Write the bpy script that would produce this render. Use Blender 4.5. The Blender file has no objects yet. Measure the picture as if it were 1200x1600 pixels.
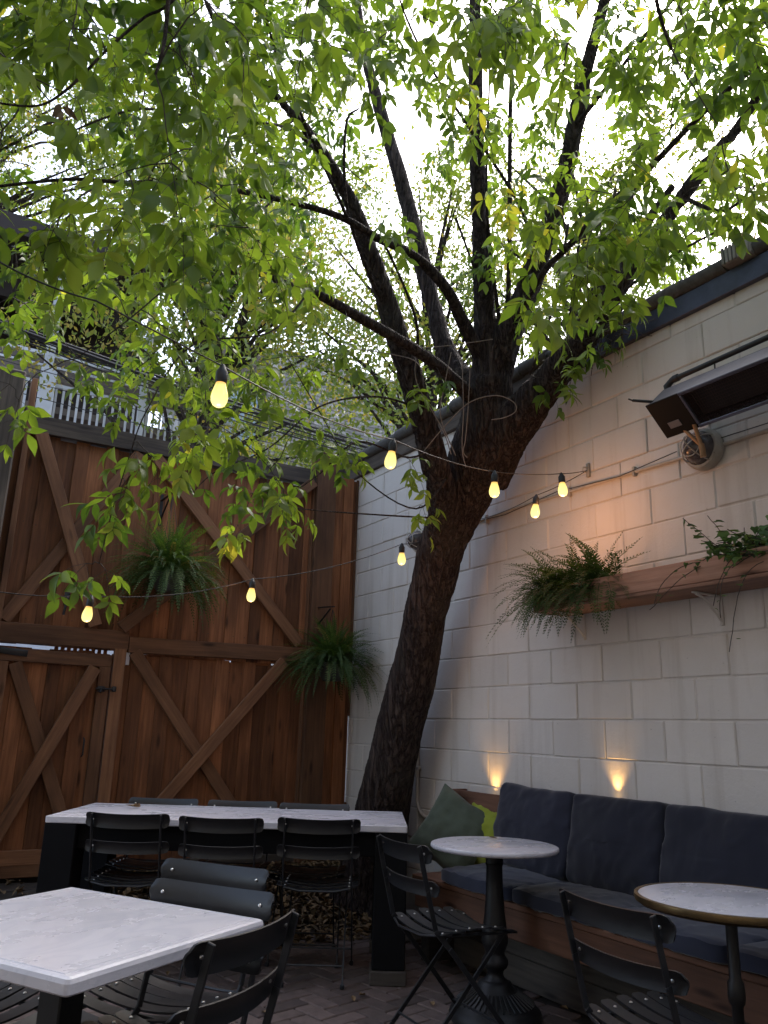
import bpy, bmesh, math, random
import numpy as np
from mathutils import Vector, Matrix, noise
R = math.radians
S = bpy.context.scene
COL = S.collection
random.seed(7); rng = np.random.default_rng(7)

# ------------------------------------------------------------------ camera
FPX = 1253.0; PITCH, ROLL, YAW = R(15.24), R(1.74), R(31.0); EYE = Vector((0, 0, 1.25))
_fw = Vector((math.sin(YAW)*math.cos(PITCH), math.cos(YAW)*math.cos(PITCH), math.sin(PITCH)))
_r0 = Vector((math.cos(YAW), -math.sin(YAW), 0)); _u0 = _r0.cross(_fw)
_rt = math.cos(ROLL)*_r0 + math.sin(ROLL)*_u0; _up = -math.sin(ROLL)*_r0 + math.cos(ROLL)*_u0
cd = bpy.data.cameras.new('camera'); cam = bpy.data.objects.new('camera', cd); COL.objects.link(cam)
cam.matrix_world = Matrix(((_rt.x, _up.x, -_fw.x, EYE.x), (_rt.y, _up.y, -_fw.y, EYE.y), (_rt.z, _up.z, -_fw.z, EYE.z), (0, 0, 0, 1)))
cd.sensor_fit = 'VERTICAL'; cd.sensor_height = 24; cd.sensor_width = 18; cd.lens = FPX/1600*24
cd.clip_start = 0.05; cd.clip_end = 500; S.camera = cam
def pt(x, y, d):                      # photo pixel + metres of depth -> a place in the yard
    return EYE + (_fw*FPX + _rt*(x-600) - _up*(y-800))*(d/FPX)
def on(x, y, ax, v):                  # photo pixel on the plane axis ax = v
    r = _fw*FPX + _rt*(x-600) - _up*(y-800); return EYE + r*((v-EYE[ax])/r[ax])

# ------------------------------------------------------------------ world, sun, exposure
SUN_EL, SUN_AZ = R(50), R(60)        # azimuth from +Y towards +X
w = bpy.data.worlds.new('World'); S.world = w; w.use_nodes = True
nt = w.node_tree; bg = nt.nodes['Background']
sky = nt.nodes.new('ShaderNodeTexSky'); sky.sky_type = 'NISHITA'; sky.sun_disc = False
sky.sun_elevation = SUN_EL; sky.sun_rotation = SUN_AZ; sky.air_density = 1.0; sky.dust_density = 3.0; sky.ozone_density = 1.0
hs = nt.nodes.new('ShaderNodeHueSaturation'); hs.inputs['Saturation'].default_value = 0.78
nt.links.new(sky.outputs[0], hs.inputs['Color']); nt.links.new(hs.outputs[0], bg.inputs['Color'])
bg.inputs['Strength'].default_value = 0.15
sd = bpy.data.lights.new('sun', 'SUN'); sun = bpy.data.objects.new('sun', sd); COL.objects.link(sun)
sd.energy = 0.5; sd.angle = R(14); sd.color = (1, .97, .92)
sv = Vector((math.sin(SUN_AZ)*math.cos(SUN_EL), math.cos(SUN_AZ)*math.cos(SUN_EL), math.sin(SUN_EL)))
sun.rotation_euler = sv.to_track_quat('Z', 'Y').to_euler()
S.view_settings.view_transform = 'Standard'; S.view_settings.look = 'None'; S.view_settings.exposure = 2.05; S.view_settings.gamma = 1
S.cycles.max_bounces = 7; S.cycles.transparent_max_bounces = 6

# ------------------------------------------------------------------ materials
def mat(name, col, rough=.6, metal=0., var=None, grain=None, bump=None, noise_s=8., noise_amt=.0, col2=None, spec=.5, sheen=0, coords='lc', attr_amt=.25, soft=(.32, .68)):
    m = bpy.data.materials.new(name); m.use_nodes = True; t = m.node_tree; N = t.nodes; L = t.links
    b = N['Principled BSDF']; b.inputs['Roughness'].default_value = rough; b.inputs['Metallic'].default_value = metal
    b.inputs['Specular IOR Level'].default_value = spec
    if sheen: b.inputs['Sheen Weight'].default_value = sheen
    if coords == 'lc':
        c = N.new('ShaderNodeAttribute'); c.attribute_name = 'lc'; co = c.outputs['Vector']
    else:
        c = N.new('ShaderNodeTexCoord'); co = c.outputs['Object']
    mp = N.new('ShaderNodeMapping'); L.new(co, mp.inputs['Vector'])
    if grain: mp.inputs['Scale'].default_value = grain
    n1 = N.new('ShaderNodeTexNoise'); n1.inputs['Scale'].default_value = noise_s; n1.inputs['Detail'].default_value = 6; n1.inputs['Roughness'].default_value = .65
    L.new(mp.outputs[0], n1.inputs['Vector'])
    mx = N.new('ShaderNodeMix'); mx.data_type = 'RGBA'
    c2 = col2 if col2 else tuple(max(0, x*(1-noise_amt)) for x in col)
    mx.inputs['A'].default_value = (*c2, 1); mx.inputs['B'].default_value = (*col, 1)
    rp = N.new('ShaderNodeMapRange'); rp.inputs['From Min'].default_value, rp.inputs['From Max'].default_value = soft
    L.new(n1.outputs['Fac'], rp.inputs['Value']); L.new(rp.outputs[0], mx.inputs['Factor'])
    va = N.new('ShaderNodeAttribute'); va.attribute_name = 'var'
    mr = N.new('ShaderNodeMapRange'); mr.inputs['To Min'].default_value = 1-attr_amt; mr.inputs['To Max'].default_value = 1+attr_amt
    L.new(va.outputs['Fac'], mr.inputs['Value'])
    vm = N.new('ShaderNodeVectorMath'); vm.operation = 'SCALE'; L.new(mx.outputs['Result'], vm.inputs[0]); L.new(mr.outputs[0], vm.inputs['Scale'])
    L.new(vm.outputs[0], b.inputs['Base Color'])
    if bump:
        bp = N.new('ShaderNodeBump'); bp.inputs['Strength'].default_value = bump[0]; bp.inputs['Distance'].default_value = bump[1]
        L.new(n1.outputs['Fac'], bp.inputs['Height']); L.new(bp.outputs[0], b.inputs['Normal'])
    rr = N.new('ShaderNodeMapRange'); rr.inputs['To Min'].default_value = max(.05, rough-.12); rr.inputs['To Max'].default_value = min(1, rough+.12)
    L.new(n1.outputs['Fac'], rr.inputs['Value']); L.new(rr.outputs[0], b.inputs['Roughness'])
    return m
M = {}
def wood(name, col, col2, **k):
    """grain runs along the local x of each board; knots and a finer grain layer"""
    m = mat(name, col, rough=k.get('rough', .75), grain=(1.2, 22, 22), noise_s=2.2, col2=col2, bump=(.5, .004), attr_amt=k.get('attr', .35), spec=.3)
    t = m.node_tree; N = t.nodes; L = t.links; b = N['Principled BSDF']
    src = b.inputs['Base Color'].links[0].from_socket
    at = N.new('ShaderNodeAttribute'); at.attribute_name = 'lc'
    mp = N.new('ShaderNodeMapping'); mp.inputs['Scale'].default_value = (2.2, 9, 9); L.new(at.outputs['Vector'], mp.inputs['Vector'])
    vo = N.new('ShaderNodeTexVoronoi'); vo.inputs['Scale'].default_value = 1.0; L.new(mp.outputs[0], vo.inputs['Vector'])
    mr = N.new('ShaderNodeMapRange'); mr.inputs['From Min'].default_value = .06; mr.inputs['From Max'].default_value = .16; mr.inputs['To Min'].default_value = .35
    L.new(vo.outputs['Distance'], mr.inputs['Value'])
    mp2 = N.new('ShaderNodeMapping'); mp2.inputs['Scale'].default_value = (.9, 2.2, 2.2); L.new(at.outputs['Vector'], mp2.inputs['Vector'])
    n2 = N.new('ShaderNodeTexNoise'); n2.inputs['Scale'].default_value = 1.6; n2.inputs['Detail'].default_value = 4; L.new(mp2.outputs[0], n2.inputs['Vector'])
    m2 = N.new('ShaderNodeMapRange'); m2.inputs['From Min'].default_value = .35; m2.inputs['From Max'].default_value = .65; m2.inputs['To Min'].default_value = .62; m2.inputs['To Max'].default_value = 1.12
    L.new(n2.outputs['Fac'], m2.inputs['Value'])
    mu = N.new('ShaderNodeMath'); mu.operation = 'MULTIPLY'; L.new(mr.outputs[0], mu.inputs[0]); L.new(m2.outputs[0], mu.inputs[1])
    vm = N.new('ShaderNodeVectorMath'); vm.operation = 'SCALE'; L.new(src, vm.inputs[0]); L.new(mu.outputs[0], vm.inputs['Scale'])
    L.new(vm.outputs[0], b.inputs['Base Color'])
    return m
M['cedar'] = wood('stained cedar', (.30, .125, .055), (.155, .06, .025), attr=.5)
M['cedar_trim'] = wood('weathered cedar trim', (.235, .115, .058), (.135, .062, .032))
M['grey_wood'] = wood('grey weathered timber', (.12, .095, .075), (.05, .04, .033))
M['dark_wood'] = wood('dark timber', (.045, .035, .03), (.02, .016, .014))
M['planter_wood'] = wood('planter redwood', (.36, .21, .15), (.24, .13, .09), attr=.1)
M['bench_wood'] = wood('bench redwood', (.19, .095, .06), (.12, .06, .038), attr=.15)
M['grey_board'] = wood('grey plank', (.10, .085, .07), (.055, .046, .04), attr=.2)
M['black_metal'] = mat('powder coated dark metal', (.018, .020, .024), rough=.42, noise_s=30, noise_amt=.4, bump=(.1, .001))
M['cast_iron'] = mat('black cast iron', (.012, .012, .013), rough=.5, noise_s=60, noise_amt=.4, bump=(.25, .001))
M['black_paint'] = mat('black painted timber', (.005, .005, .006), rough=.8, noise_s=12, noise_amt=.4, spec=.15)
M['bolt'] = mat('bright bolt heads', (.6, .6, .6), rough=.3, metal=.9)
M['brass'] = mat('dull brass edge', (.22, .15, .07), rough=.35, metal=.8, noise_s=20, noise_amt=.3)
M['flashing'] = mat('blue grey metal flashing', (.055, .06, .085), rough=.42, metal=.5, noise_s=5, noise_amt=.55, bump=(.2, .004), coords='obj')
M['roof_edge'] = mat('grey roofing edge', (.10, .095, .09), rough=.85, noise_s=30, noise_amt=.5, bump=(.6, .01), coords='obj')
M['heater_skin'] = mat('heater casing', (.12, .12, .15), rough=.35, metal=.6, noise_s=20, noise_amt=.2)
M['heater_dark'] = mat('heater dark plate', (.007, .007, .007), rough=.6, spec=.2, noise_s=20, noise_amt=.3)
M['heater_brown'] = mat('heater grille', (.045, .028, .026), rough=.5, metal=.4)
M['label'] = mat('grey label plate', (.16, .14, .14), rough=.5)
M['galv'] = mat('cream painted conduit', (.42, .38, .33), rough=.55, noise_s=20, noise_amt=.25)
M['dirty_glass'] = mat('dusty lamp glass', (.10, .085, .085), rough=.25, noise_s=20, noise_amt=.3)
M['brass_fit'] = mat('aged fitting', (.28, .16, .08), rough=.5, metal=.4, noise_s=20, noise_amt=.3)
M['wire'] = mat('black cable', (.012, .011, .011), rough=.5)
M['navy'] = mat('navy canvas', (.021, .023, .038), rough=.9, noise_s=5, noise_amt=.25, bump=(.3, .01), sheen=.25, coords='obj', spec=.2)
M['navy_seat'] = mat('navy seat canvas', (.024, .028, .048), rough=.9, noise_s=5, noise_amt=.25, bump=(.3, .01), sheen=.25, coords='obj', spec=.2)
M['olive'] = mat('sage green canvas', (.085, .105, .075), rough=.9, noise_s=8, noise_amt=.3, bump=(.3, .008), coords='obj', spec=.2, sheen=.2)
M['lime'] = mat('lime canvas', (.25, .29, .03), rough=.9, noise_s=8, noise_amt=.2, bump=(.3, .008), coords='obj', spec=.2, sheen=.2)
M['soil'] = mat('dark soil', (.035, .026, .02), rough=.95, noise_s=9, noise_amt=.5, bump=(.8, .02), coords='obj')
M['ground'] = mat('packed earth', (.06, .055, .05), rough=.95, noise_s=2, noise_amt=.4, bump=(.5, .01), coords='obj')
M['alley'] = mat('pale concrete alley', (.35, .34, .33), rough=.9, noise_s=2, noise_amt=.2, bump=(.3, .01), coords='obj')
M['paver'] = mat('paver brick', (.13, .095, .085), rough=.85, noise_s=18, noise_amt=.45, bump=(.5, .003), attr_amt=.35)
M['frond_light'] = mat('fern tip green', (.07, .15, .055), rough=.55, noise_s=4, noise_amt=.3, attr_amt=.3, coords='obj')
M['stem'] = mat('twig', (.05, .038, .03), rough=.8, noise_s=20, noise_amt=.4, coords='obj')
M['dry_stem'] = mat('dry pale vine', (.16, .13, .11), rough=.8, coords='obj')
M['dead_leaf'] = mat('fallen leaf', (.18, .115, .055), rough=.8, noise_s=20, noise_amt=.4, attr_amt=.6, coords='obj')
M['pot'] = mat('dark plastic pot', (.03, .03, .025), rough=.6)
M['white_paint'] = mat('white painted wood', (.62, .63, .68), rough=.6, noise_s=6, noise_amt=.15, attr_amt=.1)
M['siding'] = mat('brown grey siding', (.16, .125, .105), rough=.7, noise_s=3, noise_amt=.4, attr_amt=.2)
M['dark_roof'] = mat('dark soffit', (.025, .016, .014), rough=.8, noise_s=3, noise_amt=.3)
M['pane'] = mat('window pane', (.35, .45, .55), rough=.08, noise_s=2, noise_amt=.2, spec=.8)
M['pale_brick'] = mat('whitewashed brick', (.42, .39, .38), rough=.9, noise_s=4, noise_amt=.35, attr_amt=.35)
M['cement'] = mat('grey cement', (.30, .28, .25), rough=.9, noise_s=8, noise_amt=.3, bump=(.4, .004), coords='obj')

def emit(name, col, s, base=(.1, .1, .1)):
    m = bpy.data.materials.new(name); m.use_nodes = True; b = m.node_tree.nodes['Principled BSDF']
    b.inputs['Base Color'].default_value = (*base, 1); b.inputs['Emission Color'].default_value = (*col, 1); b.inputs['Emission Strength'].default_value = s
    return m
M['bulb'] = emit('glowing bulb', (1, .80, .16), .34)
_m = M['bulb']; _n = _m.node_tree.nodes; _a = _n.new('ShaderNodeAttribute'); _a.attribute_name = 'var'; _c = _n.new('ShaderNodeValToRGB')
_c.color_ramp.elements[0].color = (.75, .30, .04, 1); _c.color_ramp.elements[1].color = (1.0, .86, .30, 1); _e = _c.color_ramp.elements.new(.3); _e.color = (.95, .72, .18, 1)
_m.node_tree.links.new(_a.outputs['Fac'], _c.inputs['Fac']); _m.node_tree.links.new(_c.outputs['Color'], _n['Principled BSDF'].inputs['Emission Color']); _n['Principled BSDF'].inputs['Roughness'].default_value = .15
M['bulb_core'] = emit('glowing filament tube', (1, .85, .45), 3.5)
M['uplight_lens'] = emit('uplight lens', (1, .6, .2), 2)
M['coil'] = emit('warm heating coil', (1, .25, .08), .0, (.005, .004, .004))

def marble():
    m = mat('white marble', (.66, .65, .70), rough=.28, noise_s=3.0, grain=(1, 1.6, 3), col2=(.61, .605, .65), attr_amt=0, soft=(.1, .9), bump=(.03, .002), coords='obj')
    t = m.node_tree; N = t.nodes; L = t.links; b = N['Principled BSDF']; src = b.inputs['Base Color'].links[0].from_socket
    tc = N.new('ShaderNodeTexCoord'); mp = N.new('ShaderNodeMapping'); mp.inputs['Scale'].default_value = (1.3, 3.0, 3); mp.inputs['Rotation'].default_value = (0, 0, .35)
    L.new(tc.outputs['Object'], mp.inputs['Vector'])
    n = N.new('ShaderNodeTexNoise'); n.inputs['Scale'].default_value = 2.6; n.inputs['Detail'].default_value = 3; n.inputs['Distortion'].default_value = .8; L.new(mp.outputs[0], n.inputs['Vector'])
    cr = N.new('ShaderNodeValToRGB'); cr.color_ramp.elements[0].position = .45; cr.color_ramp.elements[0].color = (1, 1, 1, 1)
    cr.color_ramp.elements[1].position = .55; cr.color_ramp.elements[1].color = (1, 1, 1, 1); e = cr.color_ramp.elements.new(.5); e.color = (.88, .89, .91, 1)
    L.new(n.outputs['Fac'], cr.inputs['Fac'])
    mx = N.new('ShaderNodeMix'); mx.data_type = 'RGBA'; mx.blend_type = 'MULTIPLY'; mx.inputs['Factor'].default_value = 1
    L.new(src, mx.inputs['A']); L.new(cr.outputs['Color'], mx.inputs['B']); L.new(mx.outputs['Result'], b.inputs['Base Color'])
    return m
M['marble'] = marble()

def block_paint():
    m = bpy.data.materials.new('white painted block'); m.use_nodes = True; t = m.node_tree; N = t.nodes; L = t.links; b = N['Principled BSDF']
    b.inputs['Roughness'].default_value = .62; b.inputs['Specular IOR Level'].default_value = .35
    tc = N.new('ShaderNodeTexCoord')
    def nz(scale, sc, det=6, rough=.6):
        mp = N.new('ShaderNodeMapping'); mp.inputs['Scale'].default_value = scale; L.new(tc.outputs['Object'], mp.inputs['Vector'])
        n = N.new('ShaderNodeTexNoise'); n.inputs['Scale'].default_value = sc; n.inputs['Detail'].default_value = det; n.inputs['Roughness'].default_value = rough
        L.new(mp.outputs[0], n.inputs['Vector']); return n.outputs['Fac']
    def rng_(s, a, c, lo, hi):
        r = N.new('ShaderNodeMapRange'); r.inputs['From Min'].default_value = a; r.inputs['From Max'].default_value = c
        r.inputs['To Min'].default_value = lo; r.inputs['To Max'].default_value = hi; L.new(s, r.inputs['Value']); return r.outputs[0]
    streak = rng_(nz((1, 7, .55), 1.3), .52, .74, 0, .45); chip = rng_(nz((1, 1, 1.4), 15, 8, .75), .665, .69, 0, .7)      # drips run down the wall
    patch = rng_(nz((1, 1, 1), 1.6), .35, .7, 0, .5)
    speck = rng_(nz((1, 1, 1), 42, 3), .71, .76, 0, .45)
    def mix(a, bcol, f):
        x = N.new('ShaderNodeMix'); x.data_type = 'RGBA'; L.new(f, x.inputs['Factor'])
        if isinstance(a, tuple): x.inputs['A'].default_value = (*a, 1)
        else: L.new(a, x.inputs['A'])
        x.inputs['B'].default_value = (*bcol, 1); return x.outputs['Result']
    c = mix((.62, .585, .55), (.50, .46, .42), patch); c = mix(c, (.34, .29, .24), streak); c = mix(c, (.30, .27, .24), chip); c = mix(c, (.13, .11, .09), speck)
    at = N.new('ShaderNodeAttribute'); at.attribute_name = 'var'
    vm = N.new('ShaderNodeVectorMath'); vm.operation = 'SCALE'; L.new(c, vm.inputs[0]); L.new(rng_(at.outputs['Fac'], 0, 1, .93, 1.05), vm.inputs['Scale'])
    L.new(vm.outputs[0], b.inputs['Base Color'])
    h = nz((1, 1, 1), 55, 5, .7); h2 = nz((1, 1, 1), 9, 4)
    ad = N.new('ShaderNodeMath'); ad.operation = 'MULTIPLY_ADD'; ad.inputs[1].default_value = 1.6; L.new(h2, ad.inputs[0]); L.new(h, ad.inputs[2])
    bp = N.new('ShaderNodeBump'); bp.inputs['Strength'].default_value = .45; bp.inputs['Distance'].default_value = .004; L.new(ad.outputs[0], bp.inputs['Height']); L.new(bp.outputs[0], b.inputs['Normal'])
    return m
M['block'] = block_paint()

def bark():
    m = bpy.data.materials.new('furrowed bark'); m.use_nodes = True; t = m.node_tree; N = t.nodes; L = t.links; b = N['Principled BSDF']
    b.inputs['Roughness'].default_value = .9; b.inputs['Specular IOR Level'].default_value = .2
    tc = N.new('ShaderNodeTexCoord'); mp = N.new('ShaderNodeMapping'); mp.inputs['Scale'].default_value = (1, 1, .13); mp.inputs['Rotation'].default_value = (R(6), R(-14), 0)
    L.new(tc.outputs['Object'], mp.inputs['Vector'])
    def ridge(scale, zs, dist, det):
        m2 = N.new('ShaderNodeMapping'); m2.inputs['Scale'].default_value = (1, 1, zs); m2.inputs['Rotation'].default_value = (R(6), R(-14), 0); L.new(tc.outputs['Object'], m2.inputs['Vector'])
        n = N.new('ShaderNodeTexNoise'); n.inputs['Scale'].default_value = scale; n.inputs['Detail'].default_value = det; n.inputs['Distortion'].default_value = dist; n.inputs['Roughness'].default_value = .55; L.new(m2.outputs[0], n.inputs['Vector'])
        s1 = N.new('ShaderNodeMath'); s1.operation = 'SUBTRACT'; s1.inputs[1].default_value = .5; L.new(n.outputs['Fac'], s1.inputs[0])
        s2 = N.new('ShaderNodeMath'); s2.operation = 'ABSOLUTE'; L.new(s1.outputs[0], s2.inputs[0])
        r_ = N.new('ShaderNodeMapRange'); r_.inputs['From Max'].default_value = .13; L.new(s2.outputs[0], r_.inputs['Value']); return r_.outputs[0]
    ra = ridge(26, .13, .5, 3); rb = ridge(44, .3, .6, 4)
    n2 = N.new('ShaderNodeTexNoise'); n2.inputs['Scale'].default_value = 70; n2.inputs['Detail'].default_value = 6; L.new(mp.outputs[0], n2.inputs['Vector'])
    a1 = N.new('ShaderNodeMath'); a1.operation = 'MULTIPLY_ADD'; a1.inputs[1].default_value = .45; L.new(rb, a1.inputs[0]); L.new(ra, a1.inputs[2])
    ad = N.new('ShaderNodeMath'); ad.operation = 'MULTIPLY_ADD'; ad.inputs[1].default_value = .4; L.new(n2.outputs['Fac'], ad.inputs[0]); L.new(a1.outputs[0], ad.inputs[2])
    bp = N.new('ShaderNodeBump'); bp.inputs['Strength'].default_value = 1; bp.inputs['Distance'].default_value = .024; L.new(ad.outputs[0], bp.inputs['Height']); L.new(bp.outputs[0], b.inputs['Normal'])
    mx = N.new('ShaderNodeMix'); mx.data_type = 'RGBA'; mx.inputs['A'].default_value = (.016, .010, .009, 1); mx.inputs['B'].default_value = (.088, .064, .054, 1)
    r2 = N.new('ShaderNodeMapRange'); r2.inputs['From Min'].default_value = .3; r2.inputs['From Max'].default_value = 1.6; L.new(ad.outputs[0], r2.inputs['Value']); L.new(r2.outputs[0], mx.inputs['Factor'])
    n3 = N.new('ShaderNodeTexNoise'); n3.inputs['Scale'].default_value = 3.5; n3.inputs['Detail'].default_value = 7; L.new(tc.outputs['Object'], n3.inputs['Vector'])
    r3 = N.new('ShaderNodeMapRange'); r3.inputs['From Min'].default_value = .5; r3.inputs['From Max'].default_value = .72; r3.inputs['To Max'].default_value = .55; L.new(n3.outputs['Fac'], r3.inputs['Value'])
    m3 = N.new('ShaderNodeMix'); m3.data_type = 'RGBA'; m3.inputs['B'].default_value = (.07, .062, .053, 1); L.new(r3.outputs[0], m3.inputs['Factor']); L.new(mx.outputs['Result'], m3.inputs['A']); L.new(m3.outputs['Result'], b.inputs['Base Color'])
    return m
M['bark'] = bark()

def leaf_mat(name, stops, tr=.45, rough=.45):
    m = bpy.data.materials.new(name); m.use_nodes = True; t = m.node_tree; N = t.nodes; L = t.links; b = N['Principled BSDF']; out = N['Material Output']
    at = N.new('ShaderNodeAttribute'); at.attribute_name = 'var'
    cr = N.new('ShaderNodeValToRGB'); el = cr.color_ramp.elements
    el[0].position, el[0].color = stops[0][0], (*stops[0][1], 1); el[1].position, el[1].color = stops[-1][0], (*stops[-1][1], 1)
    for p, c in stops[1:-1]: e = el.new(p); e.color = (*c, 1)
    L.new(at.outputs['Fac'], cr.inputs['Fac']); L.new(cr.outputs['Color'], b.inputs['Base Color']); b.inputs['Roughness'].default_value = rough
    b.inputs['Specular IOR Level'].default_value = .35
    tl = N.new('ShaderNodeBsdfTranslucent'); sc = N.new('ShaderNodeVectorMath'); sc.operation = 'MULTIPLY'; sc.inputs[1].default_value = (1.9, 1.85, .7)
    L.new(cr.outputs['Color'], sc.inputs[0]); L.new(sc.outputs[0], tl.inputs['Color'])
    ms = N.new('ShaderNodeMixShader'); ms.inputs['Fac'].default_value = tr; L.new(b.outputs[0], ms.inputs[1]); L.new(tl.outputs[0], ms.inputs[2]); L.new(ms.outputs[0], out.inputs['Surface'])
    return m
M['leaf'] = leaf_mat('maple leaflets', [(0, (.05, .098, .022)), (.45, (.115, .18, .034)), (.8, (.19, .265, .045)), (.95, (.22, .28, .045)), (1, (.33, .31, .06))], tr=.5)
M['frond'] = leaf_mat('fern green', [(0, (.03, .065, .018)), (.6, (.055, .105, .027)), (.9, (.09, .14, .035)), (1, (.18, .13, .05))], tr=.3, rough=.7)
M['frond_dark'] = leaf_mat('dark fern green', [(0, (.022, .05, .016)), (.7, (.04, .085, .026)), (1, (.07, .12, .035))], tr=.3, rough=.7)
M['leaf_far'] = leaf_mat('far leaves', [(0, (.075, .12, .026)), (.5, (.14, .19, .042)), (.8, (.22, .235, .055)), (1, (.30, .23, .08))], tr=.4)
M['leaf_red'] = leaf_mat('russet far leaves', [(0, (.10, .07, .065)), (.6, (.16, .11, .10)), (1, (.2, .15, .12))], tr=.4)
M['ivy'] = leaf_mat('ivy leaves', [(0, (.045, .10, .035)), (.7, (.075, .15, .05)), (1, (.15, .24, .08))], tr=.25)

# ------------------------------------------------------------------ mesh helpers
_tb = bmesh.new(); _tv = []
for sx in (-1, 1):
    for sy in (-1, 1):
        for sz in (-1, 1):
            for ax in range(3):
                p = [sx, sy, sz]; q = [s*(1. if i == ax else .9) for i, s in enumerate(p)]
                _tv.append((p, ax)); _tb.verts.new(q)
_tb.verts.ensure_lookup_table(); bmesh.ops.convex_hull(_tb, input=_tb.verts); bmesh.ops.dissolve_limit(_tb, angle_limit=.01, verts=_tb.verts, edges=_tb.edges)
_tb.verts.index_update(); BOXF = [tuple(v.index for v in f.verts) for f in _tb.faces]; _tb.free()
def frame(d, up=(0, 0, 1)):
    d = Vector(d).normalized(); u = Vector(up)
    if abs(d.dot(u.normalized())) > .98: u = Vector((1, 0, 0))
    s = u.cross(d).normalized(); return Matrix((d, s, d.cross(s))).transposed()   # columns: length, side, up
class MB:
    def __init__(s): s.v = []; s.f = []; s.m = []; s.sm = []; s.var = []; s.lc = []
    def add(s, vs, fs, mi=0, smooth=False, var=None, lc=None):
        n = len(s.v); var = random.random() if var is None else var
        s.v += [tuple(p) for p in vs]; s.f += [tuple(n+i for i in f) for f in fs]; s.m += [mi]*len(fs); s.sm += [smooth]*len(fs)
        s.var += [var]*len(vs); s.lc += ([tuple(p) for p in lc] if lc is not None else [tuple(p) for p in vs])
    def box(s, c, h, rot=None, ch=.003, mi=0, var=None, jit=True):
        c = Vector(c); ch = min(ch, .45*min(h)); off = Vector((random.random()*9, random.random()*9, random.random()*9)) if jit else Vector()
        loc = [Vector([p[i]*(h[i] if i == ax else h[i]-ch) for i in range(3)]) for p, ax in _tv]
        k = max(range(3), key=lambda i: h[i]); order = {0: (0, 1, 2), 1: (1, 0, 2), 2: (2, 0, 1)}[k]
        lc = [Vector((l[order[0]], l[order[1]], l[order[2]]))+off for l in loc]
        s.add([c+(rot @ l if rot is not None else l) for l in loc], BOXF, mi, False, var, lc)
    def mm(s, a, b, **k):
        a = Vector(a); b = Vector(b); s.box((a+b)/2, [abs(x)/2 for x in (b-a)], **k)
    def bar(s, a, b, w, t, up=(0, 0, 1), **k):          # a board from a to b, w wide (side), t thick (up)
        a = Vector(a); b = Vector(b); s.box((a+b)/2, ((b-a).length/2, w/2, t/2), frame(b-a, up), **k)
    def tube(s, pts, rad, n=10, mi=0, caps=True, var=None):
        pts = [Vector(p) for p in pts]; rad = rad if hasattr(rad, '__len__') else [rad]*len(pts)
        vs, fs, lc = [], [], []; prev = None; L = 0
        for i, p in enumerate(pts):
            d = (pts[min(i+1, len(pts)-1)]-pts[max(i-1, 0)])
            if d.length < 1e-9: d = Vector((0, 0, 1))
            d.normalize()
            if prev is None: f = frame(d); u = f.col[1].copy()
            else: u = (prev-d*prev.dot(d)).normalized()
            prev = u; wv = d.cross(u)
            if i: L += (p-pts[i-1]).length
            for k in range(n):
                a = 2*math.pi*k/n; vs.append(p+(u*math.cos(a)+wv*math.sin(a))*rad[i]); lc.append((L, math.cos(a)*rad[i], math.sin(a)*rad[i]))
        for i in range(len(pts)-1):
            for k in range(n): fs.append((i*n+k, i*n+(k+1) % n, (i+1)*n+(k+1) % n, (i+1)*n+k))
        if caps: fs.append(tuple(range(n-1, -1, -1))); fs.append(tuple((len(pts)-1)*n+k for k in range(n)))
        s.add(vs, fs, mi, True, var, lc)
    def lathe(s, prof, c=(0, 0, 0), n=32, mi=0, rot=None, var=None, caps=True):
        c = Vector(c); vs, fs = [], []
        for r, z in prof:
            for k in range(n):
                a = 2*math.pi*k/n; v = Vector((r*math.cos(a), r*math.sin(a), z)); vs.append(c+(rot @ v if rot is not None else v))
        for i in range(len(prof)-1):
            for k in range(n): fs.append((i*n+k, i*n+(k+1) % n, (i+1)*n+(k+1) % n, (i+1)*n+k))
        if caps: fs.append(tuple(range(n-1, -1, -1))); fs.append(tuple((len(prof)-1)*n+k for k in range(n)))
        s.add(vs, fs, mi, True, var)
    def build(s, name, mats, parent=None, loc=None):
        me = bpy.data.meshes.new(name); V = s.v; o_ = Vector(loc) if loc is not None else None
        if o_ is not None: V = [(p[0]-o_.x, p[1]-o_.y, p[2]-o_.z) for p in V]
        me.from_pydata(V, [], s.f)
        for m in (mats if isinstance(mats, (list, tuple)) else [mats]): me.materials.append(M[m])
        me.polygons.foreach_set('material_index', s.m); me.polygons.foreach_set('use_smooth', s.sm)
        a = me.attributes.new('var', 'FLOAT', 'POINT'); a.data.foreach_set('value', s.var)
        a = me.attributes.new('lc', 'FLOAT_VECTOR', 'POINT'); a.data.foreach_set('vector', [x for p in s.lc for x in p])
        me.update()
        if any(s.sm) and hasattr(me, 'set_sharp_from_angle'): me.set_sharp_from_angle(angle=R(50))
        o = bpy.data.objects.new(name, me); COL.objects.link(o)
        if o_ is not None: o.location = o_
        if parent: o.parent = parent
        return o
def tag(o, label=None, cat=None, group=None, kind=None):
    for k, v in (('label', label), ('category', cat), ('group', group), ('kind', kind)):
        if v: o[k] = v
    return o
def thing(name, label, cat, loc=(0, 0, 0), rz=0, group=None):
    o = bpy.data.objects.new(name, None); COL.objects.link(o); o.location = loc; o.rotation_euler = (0, 0, rz); o.empty_display_size = .1
    return tag(o, label, cat, group)
def copy_tree(o, parent=None):
    c = o.copy(); COL.objects.link(c)
    if parent: c.parent = parent
    for ch in [x for x in COL.objects if x.parent == o]: copy_tree(ch, c)
    return c
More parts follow.
